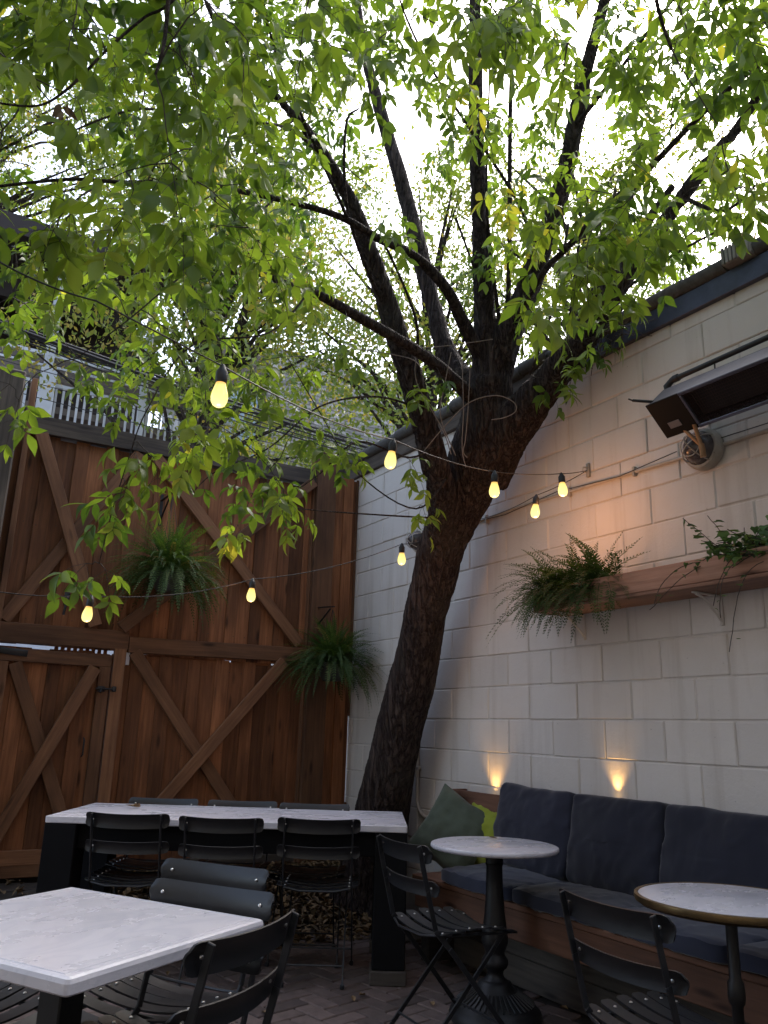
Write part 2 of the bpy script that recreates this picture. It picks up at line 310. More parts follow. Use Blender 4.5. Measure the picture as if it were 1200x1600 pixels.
def raw_mesh(name, V, F, mats, var=None, parent=None, mi=None, smooth=False):
    me = bpy.data.meshes.new(name); V = np.asarray(V, dtype=np.float32); F = np.asarray(F, dtype=np.int32); k = F.shape[1]
    me.vertices.add(len(V)); me.vertices.foreach_set('co', V.ravel()); me.loops.add(F.size); me.loops.foreach_set('vertex_index', F.ravel())
    me.polygons.add(len(F)); me.polygons.foreach_set('loop_start', np.arange(0, F.size, k, dtype=np.int32)); me.update(calc_edges=True)
    for m in mats: me.materials.append(M[m])
    if var is not None: a = me.attributes.new('var', 'FLOAT', 'POINT'); a.data.foreach_set('value', np.asarray(var, dtype=np.float32))
    if mi is not None: me.polygons.foreach_set('material_index', np.asarray(mi, dtype=np.int32))
    me.polygons.foreach_set('use_smooth', np.full(len(F), smooth)); me.validate(); me.update()
    o = bpy.data.objects.new(name, me); COL.objects.link(o)
    if parent: o.parent = parent
    return o
# ------------------------------------------------------------------ ground, paving, bed
b = MB(); b.add([(-60, -60, -.05), (60, -60, -.05), (60, 60, -.05), (-60, 60, -.05)], [(0, 1, 2, 3)]); tag(b.build('ground', 'ground'), kind='structure')
b = MB(); c45, s45 = math.cos(R(12)), math.sin(R(12)); u = .1
for r in range(-60, 75):
    for n in range(-30, 30):
        for (i, j, wx, wy) in ((r+4*n, r, 2, 1), (r+4*n+3, r, 1, 2)):
            x, y = (i+wx/2)*u, (j+wy/2)*u; X, Y = x*c45-y*s45, x*s45+y*c45
            if -2.6 < X < 3.02 and -1.3 < Y < 5.0 and (X*.515+Y*.857 > 1.2):
                q = Matrix.Rotation(R(12)+random.gauss(0, .008), 3, 'Z') @ Matrix.Rotation(random.gauss(0, .006), 3, 'X')
                b.box((X, Y, -.03+random.gauss(0, .0012)), (wx*u/2-.003, wy*u/2-.003, .03), q, ch=.005)
tag(b.build('paving', 'paver'), kind='structure')
b = MB(); b.add([(-2.6, -1.3, -.012), (3.1, -1.3, -.012), (3.1, 5.2, -.012), (-2.6, 5.2, -.012)], [(0, 1, 2, 3)]); tag(b.build('paving_sand', 'soil'), kind='structure')
b = MB(); b.add([(-12, 6.2, -.02), (3.2, 6.2, -.02), (9, 6.2, -.02), (9, 10.5, -.02), (-12, 10.5, -.02)], [(0, 1, 2, 3, 4)]); tag(b.build('alley', 'alley'), kind='structure')
# sloping planting bed at the foot of the fence
def bed_z(x, y):
    t = min(1, max(0, (y-4.75)/1.1)); return -.01+.24*t*t*(3-2*t)+.02*noise.noise(Vector((x*3, y*3, 0)))
vs, fs = [], []; nx, ny = 60, 30
for j in range(ny+1):
    for i in range(nx+1):
        x = -1.5+4.86*i/nx; y = 4.7+1.33*j/ny; vs.append((x, y, bed_z(x, y)))
for j in range(ny):
    for i in range(nx): a = j*(nx+1)+i; fs.append((a, a+1, a+nx+2, a+nx+1))
b = MB(); b.add(vs, fs, smooth=True); tag(b.build('planting_bed', 'soil'), kind='structure')
# leaf litter
def litter_leaf(V, F, var, p, s, rz, tilt, curl, v):
    n = len(V); q = Matrix.Rotation(rz, 3, 'Z') @ Matrix.Rotation(tilt, 3, 'X')
    pts = [(0, -.5, 0), (-.2, -.2, curl*.6), (-.24, .1, curl), (-.1, .38, curl*.5), (0, .6, 0), (.1, .38, curl*.5), (.24, .1, curl), (.2, -.2, curl*.6), (0, .05, -.02)]
    V += [tuple(Vector(p)+q @ (Vector(k)*s)) for k in pts]; var += [v]*9
    for k in range(8): F.append((n+8, n+k, n+(k+1) % 8))
V, F, var = [], [], []
for i in range(5200):
    x = random.uniform(1.3, 3.33) if random.random() < .9 else random.uniform(.2, 3.3); y = 4.72+1.28*random.random()**.8
    litter_leaf(V, F, var, (x, y, bed_z(x, y)+.006+random.random()*.035), random.uniform(.035, .075), random.random()*6.3, random.gauss(0, .5), random.uniform(.02, .3), random.random())
tag(raw_mesh('leaf_litter', V, F, ['dead_leaf'], var), 'dry brown fallen leaves heaped under the long table and along the fence', 'leaf litter', kind='stuff')
# single leaves lying on the pavers
spots = [(552, 1562, 'lying flat between the long table and the round pedestal table'), (566, 1556, 'beside the pair of leaves on the bricks'), (300, 1512, 'under the square table, beside a chair foot'),
         (262, 1522, 'small one in the paving joints under the square table'), (675, 1570, 'pale one under the chair at the ornate pedestal table'), (706, 1583, 'upright pale one beside the cast iron base'),
         (603, 1538, 'reddish one near the foot of the long table'), (540, 1443, 'in the shade under the long table'), (880, 1576, 'at the foot of the plank bench front'), (413, 1583, 'tiny one near the bottom edge of the picture')]
for i, (px, py, d) in enumerate(spots):
    p = on(px, py, 2, .004); V, F, var = [], [], []
    litter_leaf(V, F, var, (0, 0, 0), random.uniform(.04, .06), random.random()*6.3, random.gauss(0, .15), .18, .85)
    o = raw_mesh('fallen_leaf', V, F, ['dead_leaf'], var); o.location = p+Vector((0, 0, .004)); tag(o, 'dry leaf on the paving, '+d, 'leaf', 'single dry leaves on the paving')

# ------------------------------------------------------------------ white painted block wall
W = 3.363
wall = thing('block_wall', 'tall white painted concrete block wall running along the right side with a dark cap', 'wall', (W, 2, 0))
P_ = wall.location
def child(bm, name, mats, parent):           # mesh written in world coordinates under a thing at parent's place
    o = bm.build(name, mats, None, loc=parent.location if parent.type == 'EMPTY' else None)
    o.parent = parent; o.location = (0, 0, 0); return o
b = MB()
b.mm((W+.008, -2.2, -.05), (W+.2, 8.2, 3.47), ch=.002, var=.35)
for k in range(-9, 9):
    z0 = 1.745+.2032*k; z1 = z0+.2032
    if z0 < -.1: continue
    z1 = min(z1, 3.47)
    off = 3.211 if k % 2 else 3.411
    for j in range(-14, 13):
        y0 = off+.4*j
        if y0 < -2.2 or y0+.4 > 8.2: continue
        dx = random.gauss(0, .0012); g = .002+random.random()*.0016; gv = .0015 if random.random() < .35 else .0026
        b.mm((W+dx, y0+gv, z0+g), (W+.05, y0+.4-gv, z1-g*.5), ch=random.uniform(.004, .009), jit=False)
child(b, 'masonry', 'block', wall)
b = MB(); b.mm((W-.03, -2.2, 3.445), (W+.10, 3.62, 3.565), ch=.004); child(b, 'flashing', 'flashing', wall)
b = MB(); b.mm((W-.03, 3.63, 3.445), (W+.10, 8.2, 3.60), ch=.006); child(b, 'fascia_board', 'grey_wood', wall)
b = MB()
for i in range(40):
    y0 = -2.2+i*.26; z = 3.62+.008*math.sin(i*2.1)+random.gauss(0, .004)
    if y0 < 3.4: b.tube([(W-.025, y0, z-.01), (W-.025, y0+.262, z-.01)], .042, n=10)
    else: b.tube([(W-.03, y0, z+.0), (W-.03, y0+.262, z)], .05, n=10)
b.mm((W-.03, -2.2, 3.60), (W+.6, 8.2, 3.655), ch=.01); child(b, 'coping', 'roof_edge', wall)
b = MB()
for i in range(7): b.mm((W-.088, 2.06+i*.022, 3.575), (W-.075, 2.076+i*.022, 3.668), ch=.003)
b.mm((W-.076, 2.05, 3.575), (W+.05, 2.215, 3.665), ch=.006)
child(b, 'gutter_end', 'cement', wall)
# conduits on the wall
cp = thing('wall_conduit', 'cream conduit running level along the block wall behind the round caged light by the heater', 'pipe', (W, 3.3, 2.67))
b = MB(); b.tube([(W-.012, 4.75, 2.66), (W-.012, 4.0, 2.685), (W-.014, 3.2, 2.675), (W-.012, 2.55, 2.665)], .010, n=8); b.tube([(W-.012, 2.35, 2.665), (W-.012, 1.2, 2.66)], .012, n=8)
child(b, 'pipe_run', 'galv', cp)
b = MB(); b.tube([(W-.025, 4.6, 2.69), (W-.02, 4.0, 2.66), (W-.022, 3.5, 2.70), (W-.03, 3.0, 2.665), (W-.03, 2.6, 2.70)], .0025, n=6); b.tube([(W-.02, 2.4, 2.7), (W-.03, 1.9, 2.69), (W-.02, 1.2, 2.70)], .0025, n=6); child(b, 'loose_wire', 'stem', cp)
for y in (4.2, 3.4, 2.9, 2.0): b = MB(); b.mm((W-.026, y-.008, 2.645), (W-.001, y+.008, 2.70), ch=.002); child(b, 'clip', 'galv', cp)
cp = thing('wall_conduit', 'pale conduit dropping down the wall beside the tree trunk and bending toward the bench', 'pipe', (W, 5, 1))
b = MB(); pts = [(W-.014, 5.03, 2.55), (W-.014, 5.0, .82)]
for a in range(0, 91, 15): pts.append((W-.014, 5.0-.12*(1-math.cos(R(a))), .80-.12*math.sin(R(a))))
pts.append((W-.014, 4.2, .672)); b.tube(pts, .013, n=8); child(b, 'pipe_run', 'galv', cp)
for z in (2.2, 1.5, 1.0): b = MB(); b.mm((W-.03, 4.975, z-.01), (W-.001, 5.055, z+.01), ch=.002); child(b, 'clip', 'galv', cp)
# caged bulkhead lights
def bulkhead(y, z, label, r=.092):
    t = thing('bulkhead_light', label, 'wall light', (W, y, z), 0, 'caged bulkhead lights on the block wall')
    rot = Matrix.Rotation(R(-90), 3, 'Y')      # +z -> -x
    b = MB(); b.lathe([(r*1.02, 0), (r*1.08, .01), (r*1.06, .045), (r*.98, .06), (r*.86, .062), (r*.84, .05)], n=36, rot=rot); b.build('housing', 'galv', t)
    b = MB(); b.lathe([(r*.84, .05), (r*.8, .075), (r*.66, .105), (r*.42, .128), (r*.15, .138), (.002, .139)], n=36, rot=rot); b.build('glass', 'dirty_glass', t)
    b = MB()
    for a in (R(35), R(125)):
        pts = []
        for k in range(-8, 9):
            q = k/8; rr = r*.92*math.sin(q*math.pi/2); h = .055+.098*math.cos(q*math.pi/2); pts.append(rot @ Vector((rr*math.cos(a), rr*math.sin(a), h)))
        b.tube(pts, .0035, n=6)
    ring = [rot @ Vector((r*.55*math.cos(k*math.pi/12), r*.55*math.sin(k*math.pi/12), .132)) for k in range(25)]; b.tube(ring, .003, n=6)
    for k in range(3): b.lathe([(.006, .06), (.006, .068), (.003, .07)], c=rot @ Vector((r*.95*math.cos(k*2.1), r*.95*math.sin(k*2.1), 0)), n=8, rot=rot)
    b.build('cage', 'galv', t); return t
bulkhead(2.44, 2.665, 'round caged bulkhead light on the block wall just under the end of the heater', .1)
bulkhead(4.99, 2.66, 'round caged bulkhead light on the block wall, left of the tree trunk', .088)

# ------------------------------------------------------------------ patio heater
ht = thing('patio_heater', 'long dark infrared heater tilted on the block wall with a grille and gas pipe', 'heater', (3.05, 1.9, 2.8))
A = Vector((2.95, 2.46, 2.81)); wv = Vector((.14, 0, -.13)); tv = Vector((.13, 0, .12)); ex = Vector((0, -1, 0)); Lh = 1.25
wl, tl_ = wv.length, tv.length; wn, tn = wv.normalized(), tv.normalized()
rot = Matrix((ex, wn, tn)).transposed()        # local x along the wall, y across the open face, z into the body
def hb(bm, x0, x1, y0, y1, z0, z1, **k): bm.box(A+rot @ Vector(((x0+x1)/2, (y0+y1)/2, (z0+z1)/2)), ((x1-x0)/2, (y1-y0)/2, (z1-z0)/2), rot, **k)
b = MB(); hb(b, 0, Lh, 0, .006, .012, tl_); hb(b, 0, Lh, wl-.006, wl, .012, tl_); hb(b, 0, .004, .006, wl-.006, .012, tl_-.004); hb(b, Lh-.004, Lh, .006, wl-.006, .012, tl_-.004); hb(b, 0, Lh, .0, wl, tl_, tl_+.006)
child(b, 'casing', 'heater_skin', ht)
b = MB(); hb(b, -.004, .185, -.004, wl+.004, 0, .012, ch=.002); child(b, 'end_plate', 'heater_dark', ht)
b = MB(); hb(b, .05, .115, wl*.62, wl*.80, -.003, .0, ch=.001); child(b, 'data_plate', 'label', ht)
b = MB(); hb(b, .186, Lh, -.006, .012, -.004, .012); hb(b, .186, Lh, wl-.012, wl+.006, -.004, .012); hb(b, .186, .2, .013, wl-.013, -.004, .012); hb(b, Lh-.014, Lh, .013, wl-.013, -.004, .012); child(b, 'grille_frame', 'heater_skin', ht)
b = MB()
for i in range(78): hb(b, .205+i*.0132, .2072+i*.0132, .012, wl-.012, .002, .0035, ch=.0004)
for i in range(11): hb(b, .2, Lh-.014, .018+i*.0155, .0198+i*.0155, .004, .0055, ch=.0004)
child(b, 'grille', 'heater_brown', ht)
b = MB(); hb(b, .2, Lh-.02, .03, wl-.03, .06, .07); child(b, 'heating_panel', 'coil', ht)
b = MB(); pp = [Vector((3.17, 2.44, 2.90)), Vector((3.17, 2.50, 2.955)), Vector((3.17, 2.505, 2.99)), Vector((3.17, 2.47, 3.012)), Vector((3.17, 2.40, 3.015)), Vector((3.17, 1.2, 3.04))]
b.tube(pp, [.014, .017, .018, .017, .0135, .0135], n=12); b.tube([Vector((3.17, 2.43, 3.0145)), Vector((3.17, 2.46, 3.0135))], .019, n=12)
for y in (2.22, 1.86, 1.5): b.tube([(3.17, y, 3.02), (3.17, y, 2.93)], .004, n=6)
b.tube([(3.17, 1.92, 3.026), (3.17, 1.88, 3.027)], .02, n=12); b.tube([(3.17, 1.90, 3.03), (3.17, 1.88, 2.95), (3.14, 1.86, 2.90)], .012, n=8); child(b, 'gas_pipe', 'cast_iron', ht)
b = MB()
for y in (2.40, 1.45):
    b = MB(); b.bar((3.362, y, 3.02), (3.12, y, 2.93), .02, .004); b.bar((3.361, y, 3.02), (3.361, y, 2.80), .02, .004, up=(1, 0, 0)); b.bar((3.36, y, 2.82), (3.2, y, 2.80), .02, .004); child(b, 'bracket', 'cast_iron', ht)
b = MB()
b.bar((2.90, 2.50, 2.845), (3.0, 2.44, 2.84), .014, .012); b.tube([(2.905, 2.50, 2.845), (2.885, 2.51, 2.853)], .004, n=6); child(b, 'valve_lever', 'cast_iron', ht)
b = MB(); p0 = A+rot @ Vector((.17, wl-.02, .0)); q = Vector((3.13, 2.30, 2.60)); b.tube([p0, q, q+Vector((0, .0, -.05))], .010, n=8, var=.9); b.tube([A+rot @ Vector((.10, wl-.01, .01)), q], .009, n=8, var=.9); b.tube([q+Vector((0, 0, .01)), q+Vector((.01, 0, -.055))], .014, n=10); child(b, 'burner_fitting', 'brass_fit', ht)

# ------------------------------------------------------------------ wooden fence with braced panels and gate
FY = 6.05
fence = thing('wooden_fence', 'tall stained cedar board fence with X braces and weathered top rail across the back', 'fence', (2, FY, 0))
def boards(x0, x1, z0, z1, y=FY, n=None, gap_top=0):
    """board-and-batten sheet"""
    b = MB(); x = x0; alt = 0
    while x < x1-.01:
        wd = random.uniform(.125, .15) if alt % 2 == 0 else random.uniform(.055, .085)
        wd = min(wd, x1-x); yy = y if alt % 2 == 0 else y-.013
        e = .012 if alt % 2 else 0
        b.mm((x-e+.001, yy, z0+random.uniform(0, .004)), (x+wd+e-.001, yy+(.016 if alt % 2 == 0 else .0125), z1-random.choice([0, .002, .004, .012])+(.006 if alt % 2 else 0)), ch=.002)
        x += wd; alt += 1
    return b
child(boards(.60, 1.43, 1.748, 3.262), 'upper_boards', 'cedar', fence); child(boards(1.432, 2.93, 1.737, 3.262), 'upper_boards', 'cedar', fence)
child(boards(1.374, 2.93, .22, 1.733), 'lower_boards', 'cedar', fence)
child(boards(3.08, 3.352, .1, 3.42, FY+.01), 'corner_boards', 'cedar', fence)
b = MB(); b.mm((3.340, FY-.005, 1.36), (3.362, FY+.008, 3.42)); b.mm((3.340, FY-.005, .1), (3.362, FY+.008, .68)); child(b, 'corner_strip', 'cedar_trim', fence)
child(boards(-2.6, .60, .30, 3.26), 'side_boards', 'cedar', fence)
def rail(a, bb, w, t=.038, m='cedar_trim', name='rail', y=FY-.035, par=None):
    b = MB(); b.bar((a[0], y, a[1]), (bb[0], y, bb[1]), w, t, up=(0, 1, 0)); return child(b, name, m, par or fence)
b = MB()
n = 14; xs = [.62+(2.93-.62)*i/n for i in range(n+1)]; zt = [3.39+.0*x+.02*noise.noise(Vector((x*3, 0, 0)))+.02*(x-.6)/2.3 for x in xs]
vs, fs = [], []
for i, x in enumerate(xs):
    lo_, hi = 3.262+.02*(x-.6)/2.3, zt[i]
    vs += [(x, FY-.062, lo_), (x, FY-.064, hi), (x, FY+.03, hi), (x, FY+.03, lo_)]
for i in range(n):
    for k in range(4): fs.append((i*4+k, i*4+(k+1) % 4, i*4+4+(k+1) % 4, i*4+4+k))
fs += [(3, 2, 1, 0), (n*4, n*4+1, n*4+2, n*4+3)]
b.add(vs, fs, lc=[Vector((v[0], v[2], v[1])) for v in vs]); child(b, 'top_rail', 'grey_wood', fence)
rail((.60, 1.82), (1.47, 1.828), .135, name='middle_rail', y=FY-.036); rail((1.475, 1.80), (2.90, 1.825), .115, name='middle_rail', y=FY-.036)
rail((1.42, .31), (1.42, 1.765), .085, name='gate_post', y=FY-.036)
rail((-2.5, .31), (1.375, .31), .09, m='cedar_trim', name='bottom_rail', y=FY-.038); rail((1.38, .275), (2.92, .275), .10, m='grey_board', name='bottom_rail', y=FY-.036)
for a, bb, y in (((.68, 3.25), (1.22, 1.91), .0705), ((1.40, 3.26), (.62, 1.90), .036), ((1.52, 3.26), (2.84, 1.91), .036), ((2.88, 3.30), (1.40, 1.91), .0745)):
    rail(a, bb, .088, name='brace', y=FY-y, m='cedar_trim' if a[0] < 1.3 or True else '')
for a, bb, y in (((1.52, 1.75), (2.62, .34), .0375), ((2.70, 1.76), (1.50, .34), .076)): rail(a, bb, .088, name='brace', y=FY-y)
b = MB(); b.mm((2.905, FY-.10, .0), (3.085, FY+.03, 3.58), ch=.004); b.mm((2.89, FY-.06, 0), (2.903, FY+.02, 3.55), ch=.003); child(b, 'post', 'cedar_trim', fence)
b = MB(); b.mm((.565, FY-.075, .2), (.605, FY+.02, 3.66), ch=.003); child(b, 'edge_board', 'cedar_trim', fence)
b = MB(); b.mm((-2.6, FY-.30, -.02), (1.75, FY-.26, .12), ch=.004); b.mm((-2.6, FY-.29, .125), (1.75, FY-.25, .235), ch=.004); tag(b.build('retaining_board', 'dark_wood', None, (0, FY-.28, 0)), 'low dark retaining boards along the foot of the fence at left', 'edging')
b = MB(); b.mm((-2.6, FY+.0, -.02), (3.33, FY+.03, .30), ch=.004); child(b, 'plinth_board', 'dark_wood', fence)
tm = MB(); tm.mm((.22, FY-.32, 0), (.50, FY-.04, 3.60), ch=.012); t_ = tm.build('timber_post', 'grey_wood', None, (.36, FY-.18, 0)); tag(t_, 'thick rough grey timber post at the far left in front of the cedar fence', 'post')
# gate
gate = thing('wooden_gate', 'low cedar gate with X brace and black latch at the left of the fence', 'gate', (1.0, FY-.005, 0))
child(boards(.60, 1.37, .34, 1.736, FY-.004), 'gate_boards', 'cedar', gate)
for a, bb, w_, nm in (((.61, 1.672), (1.365, 1.672), .085, 'gate_rail'), ((.61, .385), (1.365, .385), .09, 'gate_rail'), ((1.325, .43), (1.325, 1.628), .08, 'gate_stile'), ((.65, .43), (.65, 1.628), .08, 'gate_stile')):
    rail(a, bb, w_, name=nm, y=FY-.04, par=gate)
rail((.73, 1.62), (1.24, .44), .085, name='gate_brace', y=FY-.0405, par=gate); rail((1.25, 1.62), (.73, .44), .085, name='gate_brace', y=FY-.079, par=gate)
b = MB(); b.mm((1.285, FY-.075, 1.455), (1.335, FY-.062, 1.495), ch=.002); b.tube([(1.27, FY-.085, 1.475), (1.395, FY-.085, 1.478)], .007, n=8); b.mm((1.385, FY-.095, 1.46), (1.41, FY-.058, 1.496), ch=.003); b.tube([(1.31, FY-.085, 1.475), (1.30, FY-.10, 1.45)], .006, n=8); child(b, 'latch', 'cast_iron', gate)
b = MB(); b.tube([(1.235, FY-.062, 1.14), (1.235, FY-.09, 1.13), (1.235, FY-.09, 1.03), (1.235, FY-.062, 1.02)], .006, n=8); child(b, 'pull_handle', 'cast_iron', gate)
b = MB(); b.bar((.58, FY-.064, 1.70), (.80, FY-.064, 1.685), .045, .004, up=(0, 1, 0)); b.tube([(.60, FY-.07, 1.66), (.60, FY-.07, 1.74)], .012, n=8); child(b, 'strap_hinge', 'cast_iron', gate)
b = MB()
for i in range(9): b.mm((.98+i*.042, FY+.0165, 1.69), (.98+i*.042+.026, FY+.026, 1.79), ch=.001)
child(b, 'slotted_strip', 'cedar', fence)
for xa, xb in ((1.44, 1.60), (1.625, 2.24), (2.29, 2.63), (2.655, 2.93)):
    b = MB(); b.mm((xa, FY+.0165, 1.69), (xb, FY+.025, 1.79), ch=.001); child(b, 'backing_strip', 'cedar', fence)
b = MB()
for z_ in (3.22, 2.6, 1.93, 1.66, 1.05, .42):
    x = .66
    while x < 2.9:
        if random.random() < .8: b.lathe([(.0035, 0), (.003, .0018)], c=(x+random.gauss(0, .012), FY-(.0005 if random.random() < .0 else .0155), z_+random.gauss(0, .012)), n=6, rot=Matrix.Rotation(R(90), 3, 'X'))
        x += .1
child(b, 'nail_heads', 'cast_iron', fence)
# small fixtures on the fence
b = MB(); b.mm((1.455, FY-.031, 1.655), (1.495, FY-.0165, 1.745), ch=.002); b.mm((1.463, FY-.037, 1.70), (1.487, FY-.0315, 1.735), ch=.002)
tag(b.build('gate_keeper', 'white_paint', None, (1.475, FY-.02, 1.7)), 'small pale metal keeper plate on the fence just right of the gate post', 'plate')
b = MB(); p = on(103, 945, 1, FY-.03); b.tube([p+Vector((0, 0, .05)), p+Vector((0, -.06, .055)), p+Vector((-.01, -.08, .03)), p+Vector((-.02, -.07, -.08))], .009, n=8); b.mm(p+Vector((-.018, -.004, .0)), p+Vector((.018, .008, .09)), ch=.002)
tag(b.build('iron_hook', 'cast_iron', None, p), 'black iron hook on the fence above the gate, left of the glowing bulb', 'hook')

# ------------------------------------------------------------------ planter box on the wall, bench, cushions
pl = thing('wall_planter', 'long reddish wooden planter box on white brackets fixed to the block wall', 'planter', (3.22, 2.5, 1.93))
b = MB(); b.mm((3.10, .9, 1.945), (3.128, 3.47, 2.055), ch=.003); b.mm((3.129, 3.444, 1.945), (3.34, 3.468, 2.05), ch=.003); child(b, 'front_board', 'planter_wood', pl)
b = MB(); b.mm((3.10, .9, 1.925), (3.34, 3.47, 1.943), ch=.003); child(b, 'bottom_board', 'planter_wood', pl)
b = MB(); b.mm((3.128, .9, 1.95), (3.34, 3.44, 2.02), ch=.003); child(b, 'soil', 'soil', pl)
for y in (3.33, 2.43, 1.55):
    b = MB(); b.bar((W-.006, y, 1.92), (W-.006, y, 1.78), .02, .008, up=(1, 0, 0)); b.bar((W-.004, y, 1.919), (3.16, y, 1.919), .02, .008)
    b.tube([(W-.012, y, 1.80), (W-.04, y, 1.83), (W-.09, y, 1.87), (W-.13, y, 1.90), (3.18, y, 1.913)], .006, n=6); child(b, 'shelf_bracket', 'block', pl)
bn = thing('bench', 'built-in bench with reddish timber front and grey plank base along the block wall', 'bench', (3.08, 2.6, 0))
b = MB(); b.mm((2.80, .6, .425), (3.355, 4.22, .452), ch=.004); child(b, 'seat_board', 'bench_wood', bn)
b = MB(); b.mm((2.81, .6, .285), (2.845, 4.20, .424), ch=.004); child(b, 'front_board', 'bench_wood', bn)
b = MB()
for i in range(2): b.mm((3.03, .6, .0+i*.143), (3.06, 4.18, .14+i*.143), ch=.004)
child(b, 'base_plank', 'grey_board', bn)
b = MB(); b.mm((2.85, 4.12, .0), (3.35, 4.19, .42), ch=.006); child(b, 'end_panel', 'dark_wood', bn)
b = MB(); b.mm((2.95, 4.55, 0), (3.355, 4.68, .30), ch=.01); tag(b.build('concrete_kerb', 'cement', None, (3.15, 4.62, 0)), 'pale concrete kerb block between the bench end and the tree', 'kerb')

def cushion(name, mt, half, k=6., puff=.25, seed=0, seg=34, wr=.012, sag=0):
    """soft boxy cushion: superellipsoid with puffed faces, wrinkles and a welt"""
    V, F, idx = [], [], {}
    hx, hy, hz = half
    def vert(p):
        key = (round(p[0], 5), round(p[1], 5), round(p[2], 5))
        if key in idx: return idx[key]
        q = Vector(p); r = (abs(q.x)**k+abs(q.y)**k+abs(q.z)**k)**(1/k); q = q/r
        e = (1-min(1, abs(p[0]))**2)*(1-min(1, abs(p[2]))**2)
        x, y, z = q.x*hx, q.y*hy*(1+puff*e-.15), q.z*hz
        c = 1-.02*(1-abs(abs(p[0])-abs(p[2])))*max(abs(p[0]), abs(p[2]))**4*0; x *= c; z *= c
        nn = Vector((x*5+seed*7, y*5, z*5)); y += wr*noise.noise(nn)+wr*.5*noise.noise(nn*2.7)*(abs(p[0])+abs(p[2]))
        cr_ = 1-abs(noise.noise(Vector((x*9+y*3+seed, z*6, seed*3.1)))*2.4); y += (.006 if cr_ > .75 else 0)*(cr_-.75)*4*(1 if y > 0 else -1); x += wr*.6*noise.noise(nn*1.3+Vector((5, 0, 0))); z += wr*.8*noise.noise(nn*1.1+Vector((0, 9, 0)))-sag*(1-p[0]**2)*(p[2] > 0)
        idx[key] = len(V); V.append((x, y, z)); return idx[key]
    def gr(fn, n, m):
        for i in range(n):
            for j in range(m):
                a, b_, c, d = [fn(-1+2*(i+di)/n, -1+2*(j+dj)/m) for di, dj in ((0, 0), (1, 0), (1, 1), (0, 1))]; F.append(tuple(vert(p) for p in (a, b_, c, d)))
    def gr2(fn):
        for i in range(8):
            for j in range(n):
                F.append(tuple(vert(fn(-1+2*(i+di)/8, -1+2*(j+dj)/n)) for di, dj in ((0, 0), (1, 0), (1, 1), (0, 1))))
    n = seg
    gr(lambda u_, v_: (u_, -1, v_), n, n); gr(lambda u_, v_: (-u_, 1, v_), n, n)
    gr(lambda u_, v_: (u_, v_, 1), n, 8); gr(lambda u_, v_: (-u_, v_, -1), n, 8)
    gr2(lambda u_, v_: (1, u_, v_)); gr2(lambda u_, v_: (-1, -u_, v_))
    b = MB(); b.add(V, F, smooth=True, var=random.random()); o = b.build(name, mt)
    return o
# back cushions: local x along the wall (world -y), y = thickness, z up
bc = [(3.915, 3.32, 'leftmost big square navy back cushion, beside the lime pillow'), (3.315, 2.715, 'middle navy back cushion on the bench with wall glow right above it'), (2.705, 2.10, 'navy back cushion behind the brass rimmed round table'), (2.09, 1.48, 'navy back cushion furthest right, cut by the frame')]
for i, (y1, y0, lab) in enumerate(bc):
    o = cushion('back_cushion', 'navy', ((y1-y0)/2+.004, .085, .225), seed=i+1, k=14, puff=.42, wr=.016, sag=.012); o.location = (3.235, (y0+y1)/2, .735+(.01 if i == 0 else 0))
    o.rotation_euler = (R(-12), R([1.5, -.5, 0, 0][i]), R(-90)); tag(o, lab, 'cushion', 'navy back cushions on the bench')
sc_ = [(3.93, 3.33, 'navy seat cushion at the left end of the bench behind the round pedestal table'), (3.325, 2.72, 'navy seat cushion in the middle of the bench'), (2.715, 2.11, 'navy seat cushion under the brass rimmed round table'), (2.105, 1.48, 'navy seat cushion furthest right along the bench')]
for i, (y1, y0, lab) in enumerate(sc_):
    o = cushion('seat_cushion', 'navy_seat', ((y1-y0)/2+.003, .045, .25), seed=i+11, k=10, puff=.3, wr=.008); o.location = (3.02, (y0+y1)/2, .493)
    o.rotation_euler = (R(90), 0, R(-90)); tag(o, lab, 'cushion', 'navy seat cushions on the bench')
def pillow(name, mt, s, th, seed):
    V, F = [], []; n = 22
    for side in (1, -1):
        for i in range(n+1):
            for j in range(n+1):
                u_, v_ = -1+2*i/n, -1+2*j/n; e = ((1-u_**2)*(1-v_**2))**.42 if abs(u_) < 1 and abs(v_) < 1 else 0
                pinch = 1-.13*(1-abs(u_*v_))*(max(abs(u_), abs(v_)))**3
                nn = Vector((u_*2+seed, v_*2, side)); x, y = u_*s*pinch, v_*s*pinch
                z = side*th*e*(1+.25*noise.noise(nn))+(.012*noise.noise(nn*2.3)+.006*noise.noise(nn*5))*min(1, e*2)
                V.append((x, -z, y))
    for sd_ in range(2):
        o_ = sd_*(n+1)**2
        for i in range(n):
            for j in range(n):
                a = o_+i*(n+1)+j; q = (a, a+n+1, a+n+2, a+1); F.append(q if sd_ == 0 else q[::-1])
    b = MB(); b.add(V, F, smooth=True); return b.build(name, mt)
o = pillow('throw_pillow', 'olive', .225, .085, 3); o.location = (3.085, 4.20, .665); o.rotation_euler = (R(-26), R(24), R(-66)); tag(o, 'sage green throw pillow tipped on its corner at the left end of the bench', 'pillow')
o = pillow('throw_pillow', 'lime', .19, .06, 9); o.location = (3.215, 4.04, .66); o.rotation_euler = (R(-14), R(6), R(-84)); tag(o, 'bright lime green pillow tucked behind the sage green one', 'pillow')
b = MB(); b.mm((3.22, 3.93, .453), (3.24, 4.44, .90), ch=.003); b.mm((3.24, 4.42, .453), (3.352, 4.44, .90), ch=.003); b.mm((3.24, 3.93, .453), (3.352, 3.95, .90), ch=.003); b.mm((3.241, 3.951, .80), (3.352, 4.419, .82), ch=.003)
